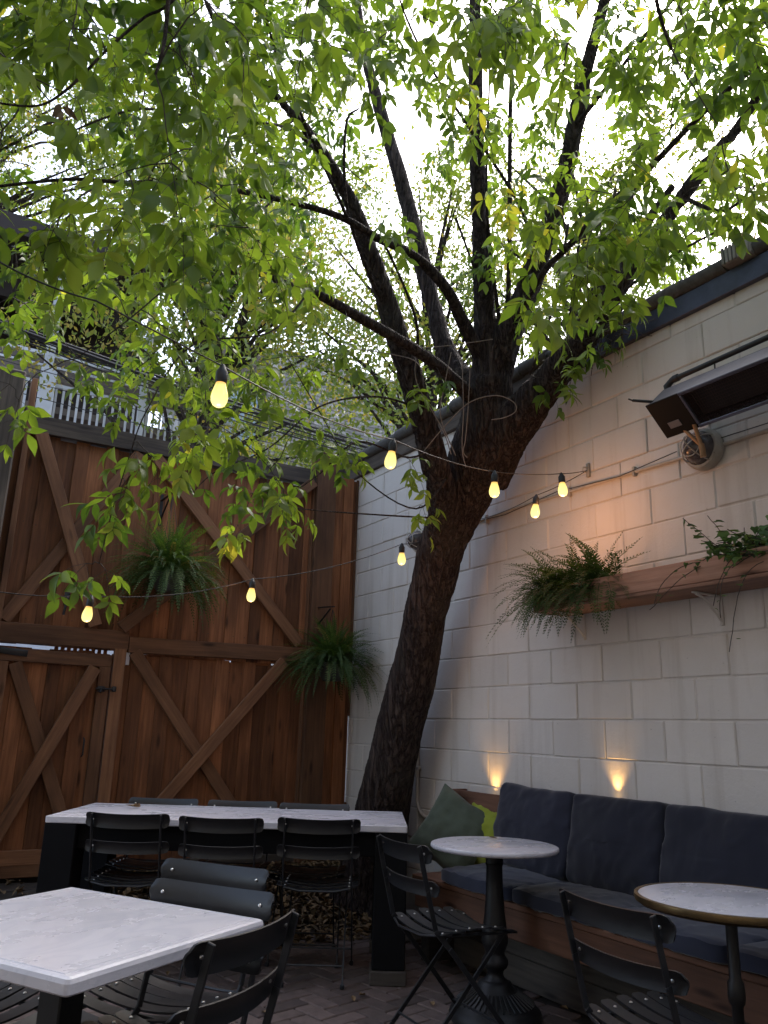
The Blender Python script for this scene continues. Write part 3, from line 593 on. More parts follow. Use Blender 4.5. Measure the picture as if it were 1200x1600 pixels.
tag(b.build('wooden_box', 'bench_wood', None, (3.29, 4.2, .453)), 'dark reddish wooden box against the wall behind the lime pillow', 'box')
def uplight(p, lab, e=1.2):
    t = thing('uplight', lab, 'light', p, 0, 'small warm lights shining up the block wall')
    b = MB(); b.lathe([(.018, 0), (.02, .004), (.019, .035), (.015, .038)], n=16); b.build('lamp_body', 'cast_iron', t)
    b = MB(); b.lathe([(.014, .0385), (.014, .042), (.006, .0435)], n=16); b.build('lens', 'uplight_lens', t)
    l = bpy.data.lights.new('uplight_beam', 'SPOT'); l.energy = e; l.color = (1, .55, .16); l.spot_size = R(84); l.spot_blend = 1.0; l.shadow_soft_size = .02
    q = bpy.data.objects.new('uplight_beam', l); COL.objects.link(q); q.parent = t; q.location = (0, 0, .048); q.rotation_euler = (R(180), R(6), 0)
uplight((3.32, 4.14, .822), 'tiny warm uplight standing in the wooden box behind the pillows', 1.3)
uplight((3.334, 3.135, .905), 'tiny warm uplight hidden behind the middle navy cushion', 1.0)
b = MB(); b.mm((3.30, 3.08, .453), (3.358, 3.19, .904), ch=.003); tag(b.build('light_stand', 'dark_wood', None, (3.33, 3.135, .453)), 'dark wooden block behind the middle navy cushion carrying the small uplight', 'stand')
# ------------------------------------------------------------------ tables
def rot2(c, ang): return Matrix.Translation(Vector(c)) @ Matrix.Rotation(ang, 4, 'Z')
def slab_round(r, z0, z1, e=.004, n=72):
    b = MB(); b.lathe([(r-e, z0), (r, z0+e), (r, z1-e*1.4), (r-e*.4, z1-e*.4), (r-e*1.6, z1)], n=n); return b
def soft_slab(hx, hy, z0, z1, rad, cr=.012, lip=0):
    """marble slab with rounded corners and an eased top edge"""
    prof = [(-.004, z0), (0, z0+.004), (0, z1-rad), (-rad*.3, z1-rad*.3), (-rad, z1)]
    if lip: prof += [(-lip, z1), (-lip-.002, z1-.0025), (-lip-.005, z1-.0025), (-lip-.007, z1)]
    vs, fs = [], []; K = 6
    for d, z in prof:
        for cx, cy, a0 in ((1, 1, 0), (-1, 1, 90), (-1, -1, 180), (1, -1, 270)):
            for k in range(K+1):
                a = R(a0+90*k/K); vs.append((cx*(hx-cr)+max(.0005, cr+d*(1 if cr+d > 0 else 0))*math.cos(a)+cx*(min(0, cr+d)), cy*(hy-cr)+max(.0005, cr+d)*math.sin(a)+cy*min(0, cr+d), z))
    n = 4*(K+1)
    for i in range(len(prof)-1):
        for k in range(n): fs.append((i*n+k, i*n+(k+1) % n, (i+1)*n+(k+1) % n, (i+1)*n+k))
    fs.append(tuple(range(n-1, -1, -1))); fs.append(tuple((len(prof)-1)*n+k for k in range(n)))
    b = MB(); b.add(vs, fs, var=.5); return b
t = thing('long_table', 'long communal table with white marble top and heavy black legs by the tree', 'table', (1.87, 4.64, 0), math.atan2(-.508, .861))
soft_slab(.96, .40, .728, .762, .003).build('tabletop', 'marble', t)
b = MB()
for y in (-.33, .33): b.mm((-.80, y-.02, .60), (.80, y+.02, .725))
b.mm((-.90, -.15, .66), (.90, .15, .726)); b.build('apron', 'black_paint', t)
for sx in (-1, 1):
    for sy in (-1, 1):
        b = MB(); b.mm((sx*.875-.085, sy*.31-.085, .07), (sx*.875+.085, sy*.31+.085, .727), ch=.005); l = b.build('leg', 'black_paint', t)
        b = MB(); b.mm((sx*.875-.095, sy*.31-.095, .0), (sx*.875+.095, sy*.31+.095, .069), ch=.006); b.build('foot', 'grey_board', l)
sq = thing('square_table', 'white marble square table on a black column in the near left foreground', 'table', (.517, 2.388, 0), math.atan2(.50, .866))
soft_slab(.335, .382, .706, .742, .012, .014, .03).build('tabletop', 'marble', sq)
b = MB(); b.mm((-.04, -.04, .03), (.04, .04, .70), ch=.004); b.build('column', 'cast_iron', sq)
b = MB(); b.bar((-.26, -.26, .02), (.26, .26, .02), .06, .035); b.bar((-.26, .26, .021), (.26, -.26, .021), .06, .035); b.build('foot', 'cast_iron', sq)
b = MB(); b.mm((-.2, -.2, .69), (.2, .2, .7055), ch=.003); b.build('support_plate', 'cast_iron', sq)
r1 = thing('round_table', 'round white marble table on an ornate cast iron pedestal beside the pillows', 'table', (2.62, 3.24, 0))
slab_round(.305, .718, .740, .006).build('tabletop', 'marble', r1)
b = MB(); b.lathe([(.10, .716), (.10, .708), (.045, .70), (.04, .66), (.044, .655), (.038, .645), (.040, .55), (.046, .46), (.047, .44), (.053, .40), (.060, .345), (.062, .32), (.055, .30), (.044, .275), (.046, .262), (.060, .245), (.062, .23), (.055, .212), (.040, .20), (.037, .185), (.042, .17), (.055, .16)], n=40)
b.build('column', 'cast_iron', r1)
b = MB(); prof = [(.055, .16), (.075, .15), (.082, .135), (.10, .115), (.14, .09), (.175, .07), (.188, .055), (.192, .048), (.205, .04), (.212, .02), (.212, .0)][::-1]; b.lathe(prof, n=64)
for k in range(40):
    a = k*math.pi/20; b.tube([(.10*math.cos(a), .10*math.sin(a), .118), (.14*math.cos(a), .14*math.sin(a), .093), (.178*math.cos(a), .178*math.sin(a), .07)], [.003, .006, .004], n=6)
b.build('base', 'cast_iron', r1)
r2 = thing('round_table', 'brass rimmed round white table on a slim black pole by the navy cushions', 'table', (2.53, 1.89, 0), .3)
slab_round(.293, .722, .7405, .002).build('tabletop', 'marble', r2)
b = MB(); b.lathe([(.2932, .72), (.305, .722), (.307, .731), (.305, .741), (.2932, .7425), (.2932, .7425), (.2932, .72)], n=72, caps=False); b.lathe([(.2, .708), (.29, .712), (.296, .7195), (.2, .7195)], n=72, var=.1); b.build('rim', 'brass', r2)
b = MB(); b.lathe([(.09, .706), (.09, .70), (.022, .69), (.019, .67), (.019, .50), (.026, .49), (.028, .45), (.025, .43), (.018, .42), (.018, .12), (.03, .10)], n=24); b.build('column', 'cast_iron', r2)
b = MB()
for k in range(3):
    a = k*2.094+.4; b.tube([(0, 0, .11), (.1*math.cos(a), .1*math.sin(a), .1), (.2*math.cos(a), .2*math.sin(a), .04), (.27*math.cos(a), .27*math.sin(a), .012)], [.02, .017, .014, .012], n=10)
b.build('foot', 'cast_iron', r2)
V, F, var = [], [], []; p = on(207, 1263, 2, .762); litter_leaf(V, F, var, (0, 0, .012), .085, .8, .1, .1, 1.0); litter_leaf(V, F, var, (.03, .01, .01), .06, 2.2, .2, .3, 1.0)
o = raw_mesh('fallen_leaf', V, F, ['dead_leaf'], var); o.location = p; tag(o, 'curled tan leaf lying on the long marble table', 'leaf')
V, F, var = [], [], []; p = on(771, 1311, 2, .741); litter_leaf(V, F, var, (0, 0, .006), .045, 1.2, .1, .15, .7)
o = raw_mesh('fallen_leaf', V, F, ['dead_leaf'], var); o.location = p; tag(o, 'small dry leaf on the round marble table by the pillows', 'leaf')

# ------------------------------------------------------------------ folding bistro chairs (face +y, seat 0.45, back 0.80)
def arc_slat(cx, cy, cz, L, wd, th, bow, normal, up, n=10, tip=.5, roll=0.):
    """thin slat along x, bowed along `normal`, its width along `up`, with rounded ends"""
    nrm, upv = Vector(normal).normalized(), Vector(up).normalized(); vs, fs, lc = [], [], []
    us = [-1, -.97, -.9] + [-.9+1.8*i/n for i in range(1, n)] + [.9, .97, 1]
    for u_ in us:
        e = abs(u_); h = wd/2*(1 if e <= .9 else (.86 if e < .98 else tip)); c = Vector((cx+u_*L/2, cy, cz))+nrm*bow*(u_*u_-.5)
        row = [(-1, -1), (-.5, -1), (0, -1), (.5, -1), (1, -1), (1, 1), (.5, 1), (0, 1), (-.5, 1), (-1, 1)]
        for s1, s2 in row:
            vs.append(c+upv*h*s1+nrm*(th/2*s2+roll*(1-s1*s1))); lc.append((u_*L/2, s1*h, s2*th))
    m = len(us); K = 10
    for i in range(m-1):
        for k in range(K): fs.append((i*K+k, i*K+(k+1) % K, (i+1)*K+(k+1) % K, (i+1)*K+k))
    fs += [tuple(range(K-1, -1, -1)), tuple((m-1)*K+k for k in range(K))]
    return vs, fs, lc
def make_chair():
    t = thing('folding_chair', 'chair', 'chair', (0, 0, 0))
    b = MB()
    for i in range(6):
        y = -.155+i*.066; z = .452+.006*math.cos((i-2.5)*.9)-(.012 if i == 5 else 0)
        vs, fs, lc = arc_slat(0, y, z, .425, .052, .006, .028, (0, 0, 1), (0, 1, .0 if i < 5 else -.35)); b.add(vs, fs, lc=lc, var=random.random())
        for sx in (-1, 1): b.lathe([(.0055, 0), (.0045, .003), (.001, .0042)], c=(sx*.168, y, z+.0085), n=8, mi=1, var=.5)
    b.build('seat', ['black_metal', 'bolt'], t)
    for sx in (-1, 1):
        b = MB(); b.tube([(sx*.165, -.175, .446), (sx*.165, .0, .441), (sx*.165, .185, .436)], .007, n=6); b.build('seat_rail', 'black_metal', t)
    for zc, wd, yb, bl in ((.761, .074, -.269, 0), (.628, .062, -.232, 0)):
        b = MB(); up = Vector((0, -.26, 1)).normalized(); nr = Vector((0, 1, .26)).normalized()
        vs, fs, lc = arc_slat(0, yb+.004, zc, .435, wd, .005, .032, nr, up, roll=.010); b.add(vs, fs, lc=lc, smooth=True)
        for sx in (-1, 1):
            rot = Matrix.Rotation(R(90), 3, 'X'); c = Vector((sx*.175, yb+.004, zc))+nr*(.032*.16+.010)
            b.lathe([(.0055, 0), (.0045, .004), (.001, .0055)], c=c-nr*.0025, n=8, mi=1, rot=rot, var=.5); b.lathe([(.0055, 0), (.0045, .004), (.001, .0055)], c=c+nr*.0025, n=8, mi=1, rot=Matrix.Rotation(R(-90), 3, 'X'), var=.5)
        b.build('back_slat', ['black_metal', 'bolt'], t)
    for sx in (-1, 1):
        b = MB(); x = sx*.178
        pts = [(x, -.281, .795), (x, -.236, .62), (x, -.195, .47), (x*1.03, -.13, .40), (x*1.06, .16, .06), (x*1.06, .195, .0)]
        for a, c in zip(pts[:-1], pts[1:]): b.bar(a, c, .008, .021)
        b.mm((x*1.06-.011, .180, 0), (x*1.06+.011, .215, .022), ch=.004); b.build('leg', 'black_metal', t)
        b = MB(); x = sx*.152
        pts = [(x, .165, .436), (x, .12, .385), (x, -.20, .05), (x, -.235, .0)]
        for a, c in zip(pts[:-1], pts[1:]): b.bar(a, c, .008, .021)
        b.mm((x-.011, -.252, 0), (x+.011, -.22, .022), ch=.004); b.build('leg', 'black_metal', t)
    b = MB(); b.tube([(-.188, .13, .095), (.188, .13, .095)], .005, n=6); b.build('stretcher', 'black_metal', t)
    b = MB(); b.tube([(-.152, -.17, .085), (.152, -.17, .085)], .005, n=6); b.build('stretcher', 'black_metal', t)
    b = MB(); b.tube([(-.175, -.19, .452), (-.09, -.215, .44), (.09, -.215, .44), (.175, -.19, .452)], .005, n=6); b.build('stretcher', 'black_metal', t)
    return t
ch0 = make_chair(); used = [False]
def chair(back, fwd, label, group='dark slatted folding chairs on the patio'):
    """back = place under the middle of the top slat (z .79), fwd = facing direction"""
    f = Vector((fwd[0], fwd[1])).normalized(); o = ch0 if not used[0] else copy_tree(ch0); used[0] = True
    o.location = (back[0]+f.x*.275, back[1]+f.y*.275, 0); o.rotation_euler = (0, 0, math.atan2(-f.x, f.y)); tag(o, label, 'chair', group); return o
chair((.84, 1.93), (-.56, .83), 'nearest dark folding chair, seen from behind against the front edge of the square marble table')
chair((1.07, 2.80), (-.84, -.54), 'dark folding chair standing between the square table chairs and the long table')
chair((.93, 2.44), (-.84, -.54), 'dark folding chair tucked under the right side of the square marble table')
chair((.20, 3.02), (.5, -.86), 'dark folding chair whose slatted seat shows under the square table at the left frame edge')
chair((2.0, 3.12), (.99, -.05), 'dark folding chair standing side-on at the ornate round pedestal table')
chair((1.86, 1.80), (1, -.03), 'dark folding chair in front of the brass rimmed round table')
fr = [((139, 1268), (258, 1272), 'leftmost'), ((285, 1275), (405, 1278), 'middle'), ((440, 1277), (557, 1280), 'rightmost')]
for a, c, l in fr:
    p = (on(*a, 2, .80)+on(*c, 2, .80))/2; chair((p.x, p.y), (.508, .861), l+' of the three folding chairs on the near side of the long marble table')
fr = [((208, 1244), (308, 1246), 'leftmost'), ((331, 1248), (430, 1250), 'middle'), ((445, 1251), (541, 1256), 'rightmost')]
for a, c, l in fr:
    p = (on(*a, 2, .805)+on(*c, 2, .805))/2; chair((p.x, p.y), (-.508, -.861), l+' of the three folding chairs on the fence side of the long marble table')

# ------------------------------------------------------------------ string lights
def catenary(a, b_, sag, n=14): return [a.lerp(b_, i/n)-Vector((0, 0, sag*4*(i/n)*(1-i/n))) for i in range(n+1)]
BULB_W = .3
hook = on(917, 735, 0, W-.02)
def string(label, knots, bulbs, loc):
    t = thing('string_light', label, 'string light', loc, 0, 'strings of warm bulbs across the patio')
    pts = []
    for (a, s) , (c, _) in zip(knots[:-1], knots[1:]): pts += catenary(a, c, s)[:-1]
    pts.append(knots[-1][0]); b = MB(); b.tube(pts, .0024, n=6); child(b, 'wire', 'wire', t)
    for p, sc in bulbs:
        r3 = Matrix.Rotation(random.uniform(-.12, .12), 3, 'X') @ Matrix.Rotation(random.uniform(-.12, .12), 3, 'Y')
        prof = [(.001, -.135), (.010, -.1335), (.019, -.128), (.0245, -.117), (.0265, -.104), (.0245, -.088), (.019, -.07), (.0155, -.058), (.0145, -.05)]
        b = MB(); b.lathe([(r*sc, z*sc) for r, z in prof], c=p, n=20, rot=r3); b.var = [min(1, max(0, (-z-.05)/.07)) for r, z in prof for _ in range(20)]; o = child(b, 'bulb', 'bulb', t)
        ld = bpy.data.lights.new('bulb_light', 'POINT'); ld.energy = BULB_W*(2.2 if p.x > 2.9 and p.y < 3.9 else 1); ld.color = (1, .42, .17); ld.shadow_soft_size = .02; lo = bpy.data.objects.new('bulb_light', ld); COL.objects.link(lo); lo.parent = o; lo.location = p+Vector((0, 0, -.165))-Vector(loc)
        b = MB(); b.lathe([(r*sc, z*sc) for r, z in [(.0165, -.056), (.0185, -.05), (.0185, -.02), (.0135, -.012), (.008, .0), (.004, .006)]], c=p, n=16, rot=r3); s_ = child(b, 'socket', 'wire', t)
    return t
b1 = [pt(348, 572, 2.35), pt(615, 687, 3.35), pt(773, 737, 4.05), pt(877, 740, 4.4)]
string('string of warm bulbs hung from the upper left across the tree to the wall hook', [(pt(-60, 372, 1.9), .02), (pt(150, 470, 2.1), .0), (b1[0], .03), (b1[1], .02), (b1[2], .01), (b1[3], .005), (hook, 0)], [(b1[0], .95), (b1[1], .95), (b1[2], 1), (b1[3], 1)], hook)
b2 = [pt(838, 774, 4.5), pt(628, 850, 5.0), pt(395, 905, 4.6), pt(143, 931, 4.0)]
string('lower string of warm bulbs from the wall hook behind the trunk and across the fence', [(hook, .01), (b2[0], .02), (pt(745, 812, 5.62), .0), (pt(665, 842, 5.5), .01), (b2[1], .04), (b2[2], .04), (b2[3], .02), (pt(-60, 915, 3.7), 0)], [(b2[0], .98), (b2[1], .98), (b2[2], .98), (b2[3], .98)], hook)
b = MB(); b.mm(hook+Vector((.003, -.012, -.04)), hook+Vector((.018, .012, .045)), ch=.002); b.tube([hook+Vector((.005, 0, .02)), hook+Vector((-.03, 0, .015)), hook+Vector((-.035, 0, -.01)), hook+Vector((-.01, 0, -.015))], .004, n=8)
tag(b.build('wall_hook', 'galv', None, hook), 'small metal hook on the block wall where the bulb strings end', 'hook')

# ------------------------------------------------------------------ ferns and ivy
def frond(V, F, var, base, az, el, L, droop, wd, v, twist=0):
    p = Vector(base); d = Vector((math.cos(az)*math.cos(el), math.sin(az)*math.cos(el), math.sin(el))); n = 22; st = L/n
    side = Vector((-math.sin(az), math.cos(az), 0)); pts = [p.copy()]; ds = [d.copy()]
    for i in range(n):
        d = (d+Vector((0, 0, -droop*(st/.02)*.045))).normalized(); p = p+d*st; pts.append(p.copy()); ds.append(d.copy())
    for i in range(1, n+1):
        u_ = i/n; hw = wd*(min(1, u_*3.2)*(1-u_**2.2)+.06); d = ds[i]; nm = side.cross(d).normalized()
        for s in (-1, 1):
            s0 = side*s; ang = .35+.35*random.random(); q = (s0*math.cos(ang)+d*math.sin(ang)+nm*random.uniform(-.35, .1)).normalized()
            w_ = d*st*.36; b0 = pts[i]; k = len(V); V += [tuple(b0-w_*.8), tuple(b0+q*hw*.55-w_*.7+nm*.002), tuple(b0+q*hw), tuple(b0+q*hw*.5+w_*.9)]; var += [v]*4; F.append((k, k+1, k+2, k+3))
    for i in range(n):
        k = len(V); r = .0016*(1-i/n)+.0006; V += [tuple(pts[i]-side*r), tuple(pts[i+1]-side*r), tuple(pts[i+1]+side*r), tuple(pts[i]+side*r)]; var += [.2]*4; F.append((k, k+1, k+2, k+3))
def hanging_fern(c, rad, label, hookp, seed, squash=1.0):
    random.seed(seed); t = thing('hanging_fern', label, 'plant', c, 0, 'bushy ferns hanging in front of the fence')
    V, F, var = [], [], []
    for i in range(360):
        az = random.random()*2*math.pi; u_ = random.random(); el = R(80-75*u_+random.gauss(0, 8)); L = rad*random.uniform(1.1, 1.75)*(.8+.25*u_)
        frond(V, F, var, (.06*math.cos(az)*u_, .06*math.sin(az)*u_, random.uniform(.0, .04)), az+random.gauss(0, .2), el, L, random.uniform(.9, 2.3)*(.33/rad), random.uniform(.030, .042), random.random())
    raw_mesh('fronds', V, F, ['frond'], var, t)
    b = MB(); b.lathe([(.07, -.12), (.085, -.1), (.115, .0), (.12, .015), (.11, .02)], n=24); b.build('pot', 'pot', t)
    b = MB()
    h = Vector(hookp)-Vector(c)
    for k in range(3):
        a = k*2.094; b.tube([(.112*math.cos(a), .112*math.sin(a), .01), h], .002, n=5)
    b.build('hanger', 'wire', t)
f1 = on(263, 900, 1, 5.74); h1 = on(270, 775, 1, 5.74); hanging_fern(f1, .33, 'larger drooping fern hanging in the middle of the fence left of a glowing bulb', h1, 3)
f2 = on(519, 1040, 1, 5.74); h2 = on(520, 952, 1, 5.74); hanging_fern(f2, .31, 'smaller dark fern hanging in the corner where the fence meets the white wall', h2, 5)
random.seed(11)
b = MB(); b.bar((h1.x, FY-.02, h1.z+.03), (h1.x, 5.72, h1.z+.03), .02, .006); b.bar((h1.x, FY-.02, h1.z-.14), (h1.x, 5.80, h1.z+.02), .012, .006); b.mm((h1.x-.012, FY-.025, h1.z-.17), (h1.x+.012, FY-.017, h1.z+.08)); tag(b.build('plant_bracket', 'cast_iron', None, (h1.x, FY, h1.z)), 'black metal bracket holding the larger fern on the fence', 'bracket')
b = MB(); b.bar((h2.x-.03, FY-.02, h2.z+.04), (h2.x, 5.72, h2.z+.02), .02, .008); b.bar((h2.x-.03, FY-.02, h2.z-.16), (h2.x, 5.78, h2.z+.01), .014, .008); b.mm((h2.x-.045, FY-.025, h2.z-.19), (h2.x-.015, FY-.017, h2.z+.08)); tag(b.build('plant_bracket', 'cast_iron', None, (h2.x, FY, h2.z)), 'black metal bracket holding the smaller fern near the corner post', 'bracket')
V, F, var = [], [], []
c0 = Vector((3.2, 3.22, 2.03))
for i in range(260):
    off = Vector((random.uniform(-.07, .04), random.uniform(-.30, .20), 0)); az = random.choice([random.uniform(1.4, 3.8), random.uniform(1.3, 2.8), random.uniform(2.6, 4.6)]); el = R(random.uniform(-5, 65)); L = random.uniform(.24, .42)
    frond(V, F, var, off, az, el, L, random.uniform(1.0, 2.8), random.uniform(.038, .052), random.random())
for az, el, L, dr, oy in ((1.5, 78, .34, .2, -.05), (-1.2, 60, .36, .35, -.12), (-1.4, 35, .42, .55, -.1), (-1.3, 48, .38, .5, -.14), (-1.6, 20, .3, .8, -.12), (1.9, 40, .42, .6, .1), (1.8, 20, .45, .9, .15), (2.2, 5, .5, 1.2, .15), (3.2, 10, .42, 1.3, -.14), (2.4, -5, .5, 1.2, .18)):
    frond(V, F, var, (-.02, oy, 0), az, R(el), L, dr, .045, random.random())
o = raw_mesh('wall_fern', V, F, ['frond_dark'], var); o.location = c0; tag(o, 'arching sword fern spilling over the left end of the wall planter box', 'plant')
iv = thing('ivy_plant', 'ivy with small lobed leaves trailing over the wall planter at the right frame edge', 'plant', (3.2, 2.12, 2.04))
V, F, var = [], [], []; vb = MB()
def ivy_leaf(p, s, q, v):
    pts = [(0, 0, 0), (-.35, -.12, .03), (-.55, .2, .0), (-.3, .45, .04), (0, 1, -.05), (.3, .45, .04), (.55, .2, 0), (.35, -.12, .03), (0, .3, -.02)]
    n = len(V)
    for k in pts: V.append(tuple(Vector(p)+q @ (Vector(k)*s)))
    for k in range(8): F.append((n+8, n+k, n+(k+1) % 8))
    var.extend([v]*9)
def vine(p, d, L, drop, dens=1.0, s=.042):
    p = Vector(p); d = Vector(d).normalized(); pts = [p.copy()]; n = max(4, int(L/.03))
    for i in range(n):
        d = (d+Vector((random.gauss(0, .12), random.gauss(0, .12), -drop*.12+random.gauss(0, .1)))).normalized(); p = p+d*(L/n); p.x = min(p.x, .15); pts.append(p.copy())
        if random.random() < dens:
            q = Matrix.Rotation(random.random()*6.3, 3, 'Z') @ Matrix.Rotation(random.uniform(-1.4, .3), 3, 'X'); ivy_leaf(p+Vector((random.gauss(0, .012), random.gauss(0, .012), random.gauss(0, .008))), s*random.uniform(.6, 1.25), q, random.random())
    vb.tube(pts, .0018, n=5)
for i in range(110): vine((random.uniform(-.06, .08), random.uniform(-.32, .12), -.02), (random.gauss(-.3, .5), random.gauss(0, .6), random.uniform(.3, 1)), random.uniform(.1, .26), random.uniform(.3, 1.2), .95)
vine((-.05, .08, .0), (-.3, .7, .9), .30, .6, .8); vine((-.05, .12, .0), (-.6, 1, .1), .42, .9, .45, .026); vine((-.08, .2, .0), (-.8, .4, 0), .35, 1.6, .4, .026)
vine((-.08, .0, .0), (-.8, .1, 0), .3, 2, .3, .024); vine((-.08, -.05, .0), (-.8, .3, 0), .4, 2, .3, .024); vine((0, .12, .0), (-.1, .3, 1), .25, .3, .7); vine((-.1, -.1, -.05), (-.8, .6, -.3), .45, 1, .3, .026)
raw_mesh('ivy_leaves', V, F, ['ivy'], var, iv); vb.build('vines', 'stem', iv)

# ------------------------------------------------------------------ the tree
tree = thing('maple_tree', 'large leaning tree with dark furrowed trunk forking into many limbs over the patio', 'tree', (2.95, 5.1, 0))
LIMBS = {
 'trunk': [(578, 1385, 5.62, 128), (586, 1340, 5.6, 106), (600, 1255, 5.58, 92), (613, 1190, 5.56, 88), (628, 1120, 5.52, 85), (643, 1065, 5.49, 82), (656, 1010, 5.46, 78), (667, 950, 5.42, 75), (680, 900, 5.38, 75), (692, 850, 5.34, 80), (712, 800, 5.3, 88), (734, 750, 5.24, 98), (752, 700, 5.18, 106), (763, 640, 5.16, 92), (765, 590, 5.15, 80)],
 'D': [(690, 850, 5.3, 58), (690, 790, 5.12, 56), (682, 740, 5.05, 56), (668, 680, 5.0, 54), (650, 620, 4.98, 53), (634, 565, 4.96, 52), (616, 515, 4.94, 48), (600, 460, 4.92, 41), (575, 390, 4.88, 36), (548, 315, 4.8, 32), (512, 255, 4.7, 28), (480, 205, 4.6, 24), (440, 160, 4.5, 20), (395, 105, 4.4, 16), (340, 40, 4.3, 12), (290, -70, 4.2, 9)],
 'C': [(762, 660, 5.15, 66), (735, 605, 5.2, 48), (708, 570, 5.32, 41), (690, 530, 5.4, 38), (678, 480, 5.5, 37), (662, 420, 5.6, 35), (642, 340, 5.75, 33), (622, 265, 5.85, 29), (596, 180, 5.95, 26), (573, 95, 6.05, 22), (560, 20, 6.1, 18), (545, -100, 6.2, 13)],
 'B': [(765, 610, 5.15, 76), (760, 545, 5.16, 56), (757, 480, 5.16, 43), (752, 390, 5.12, 38), (747, 300, 5.08, 34), (744, 200, 5.0, 32), (743, 100, 4.95, 28), (742, 0, 4.9, 24), (738, -140, 4.8, 17)],
 'A': [(768, 600, 5.15, 70), (790, 530, 5.12, 60), (818, 470, 5.08, 50), (842, 400, 5.0, 43), (866, 330, 4.95, 38), (885, 265, 4.9, 34), (897, 200, 4.85, 34), (906, 165, 4.82, 38), (912, 125, 4.8, 30), (926, 70, 4.75, 26), (945, 0, 4.7, 24), (975, -120, 4.6, 17)],
 'R': [(755, 740, 5.2, 96), (790, 685, 5.08, 84), (825, 635, 4.95, 72), (858, 595, 4.86, 62), (893, 552, 4.74, 52), (928, 508, 4.6, 40), (965, 455, 4.5, 30), (1000, 400, 4.42, 26), (1040, 345, 4.36, 26), (1067, 308, 4.32, 29), (1090, 275, 4.28, 25), (1122, 235, 4.24, 22), (1160, 190, 4.2, 20), (1200, 120, 4.1, 17), (1260, 20, 4.0, 13)],
 'R2': [(893, 552, 4.74, 40), (918, 500, 4.76, 30), (950, 440, 4.8, 25), (985, 385, 4.85, 20), (1012, 345, 4.9, 17), (1052, 290, 4.9, 13)],
}
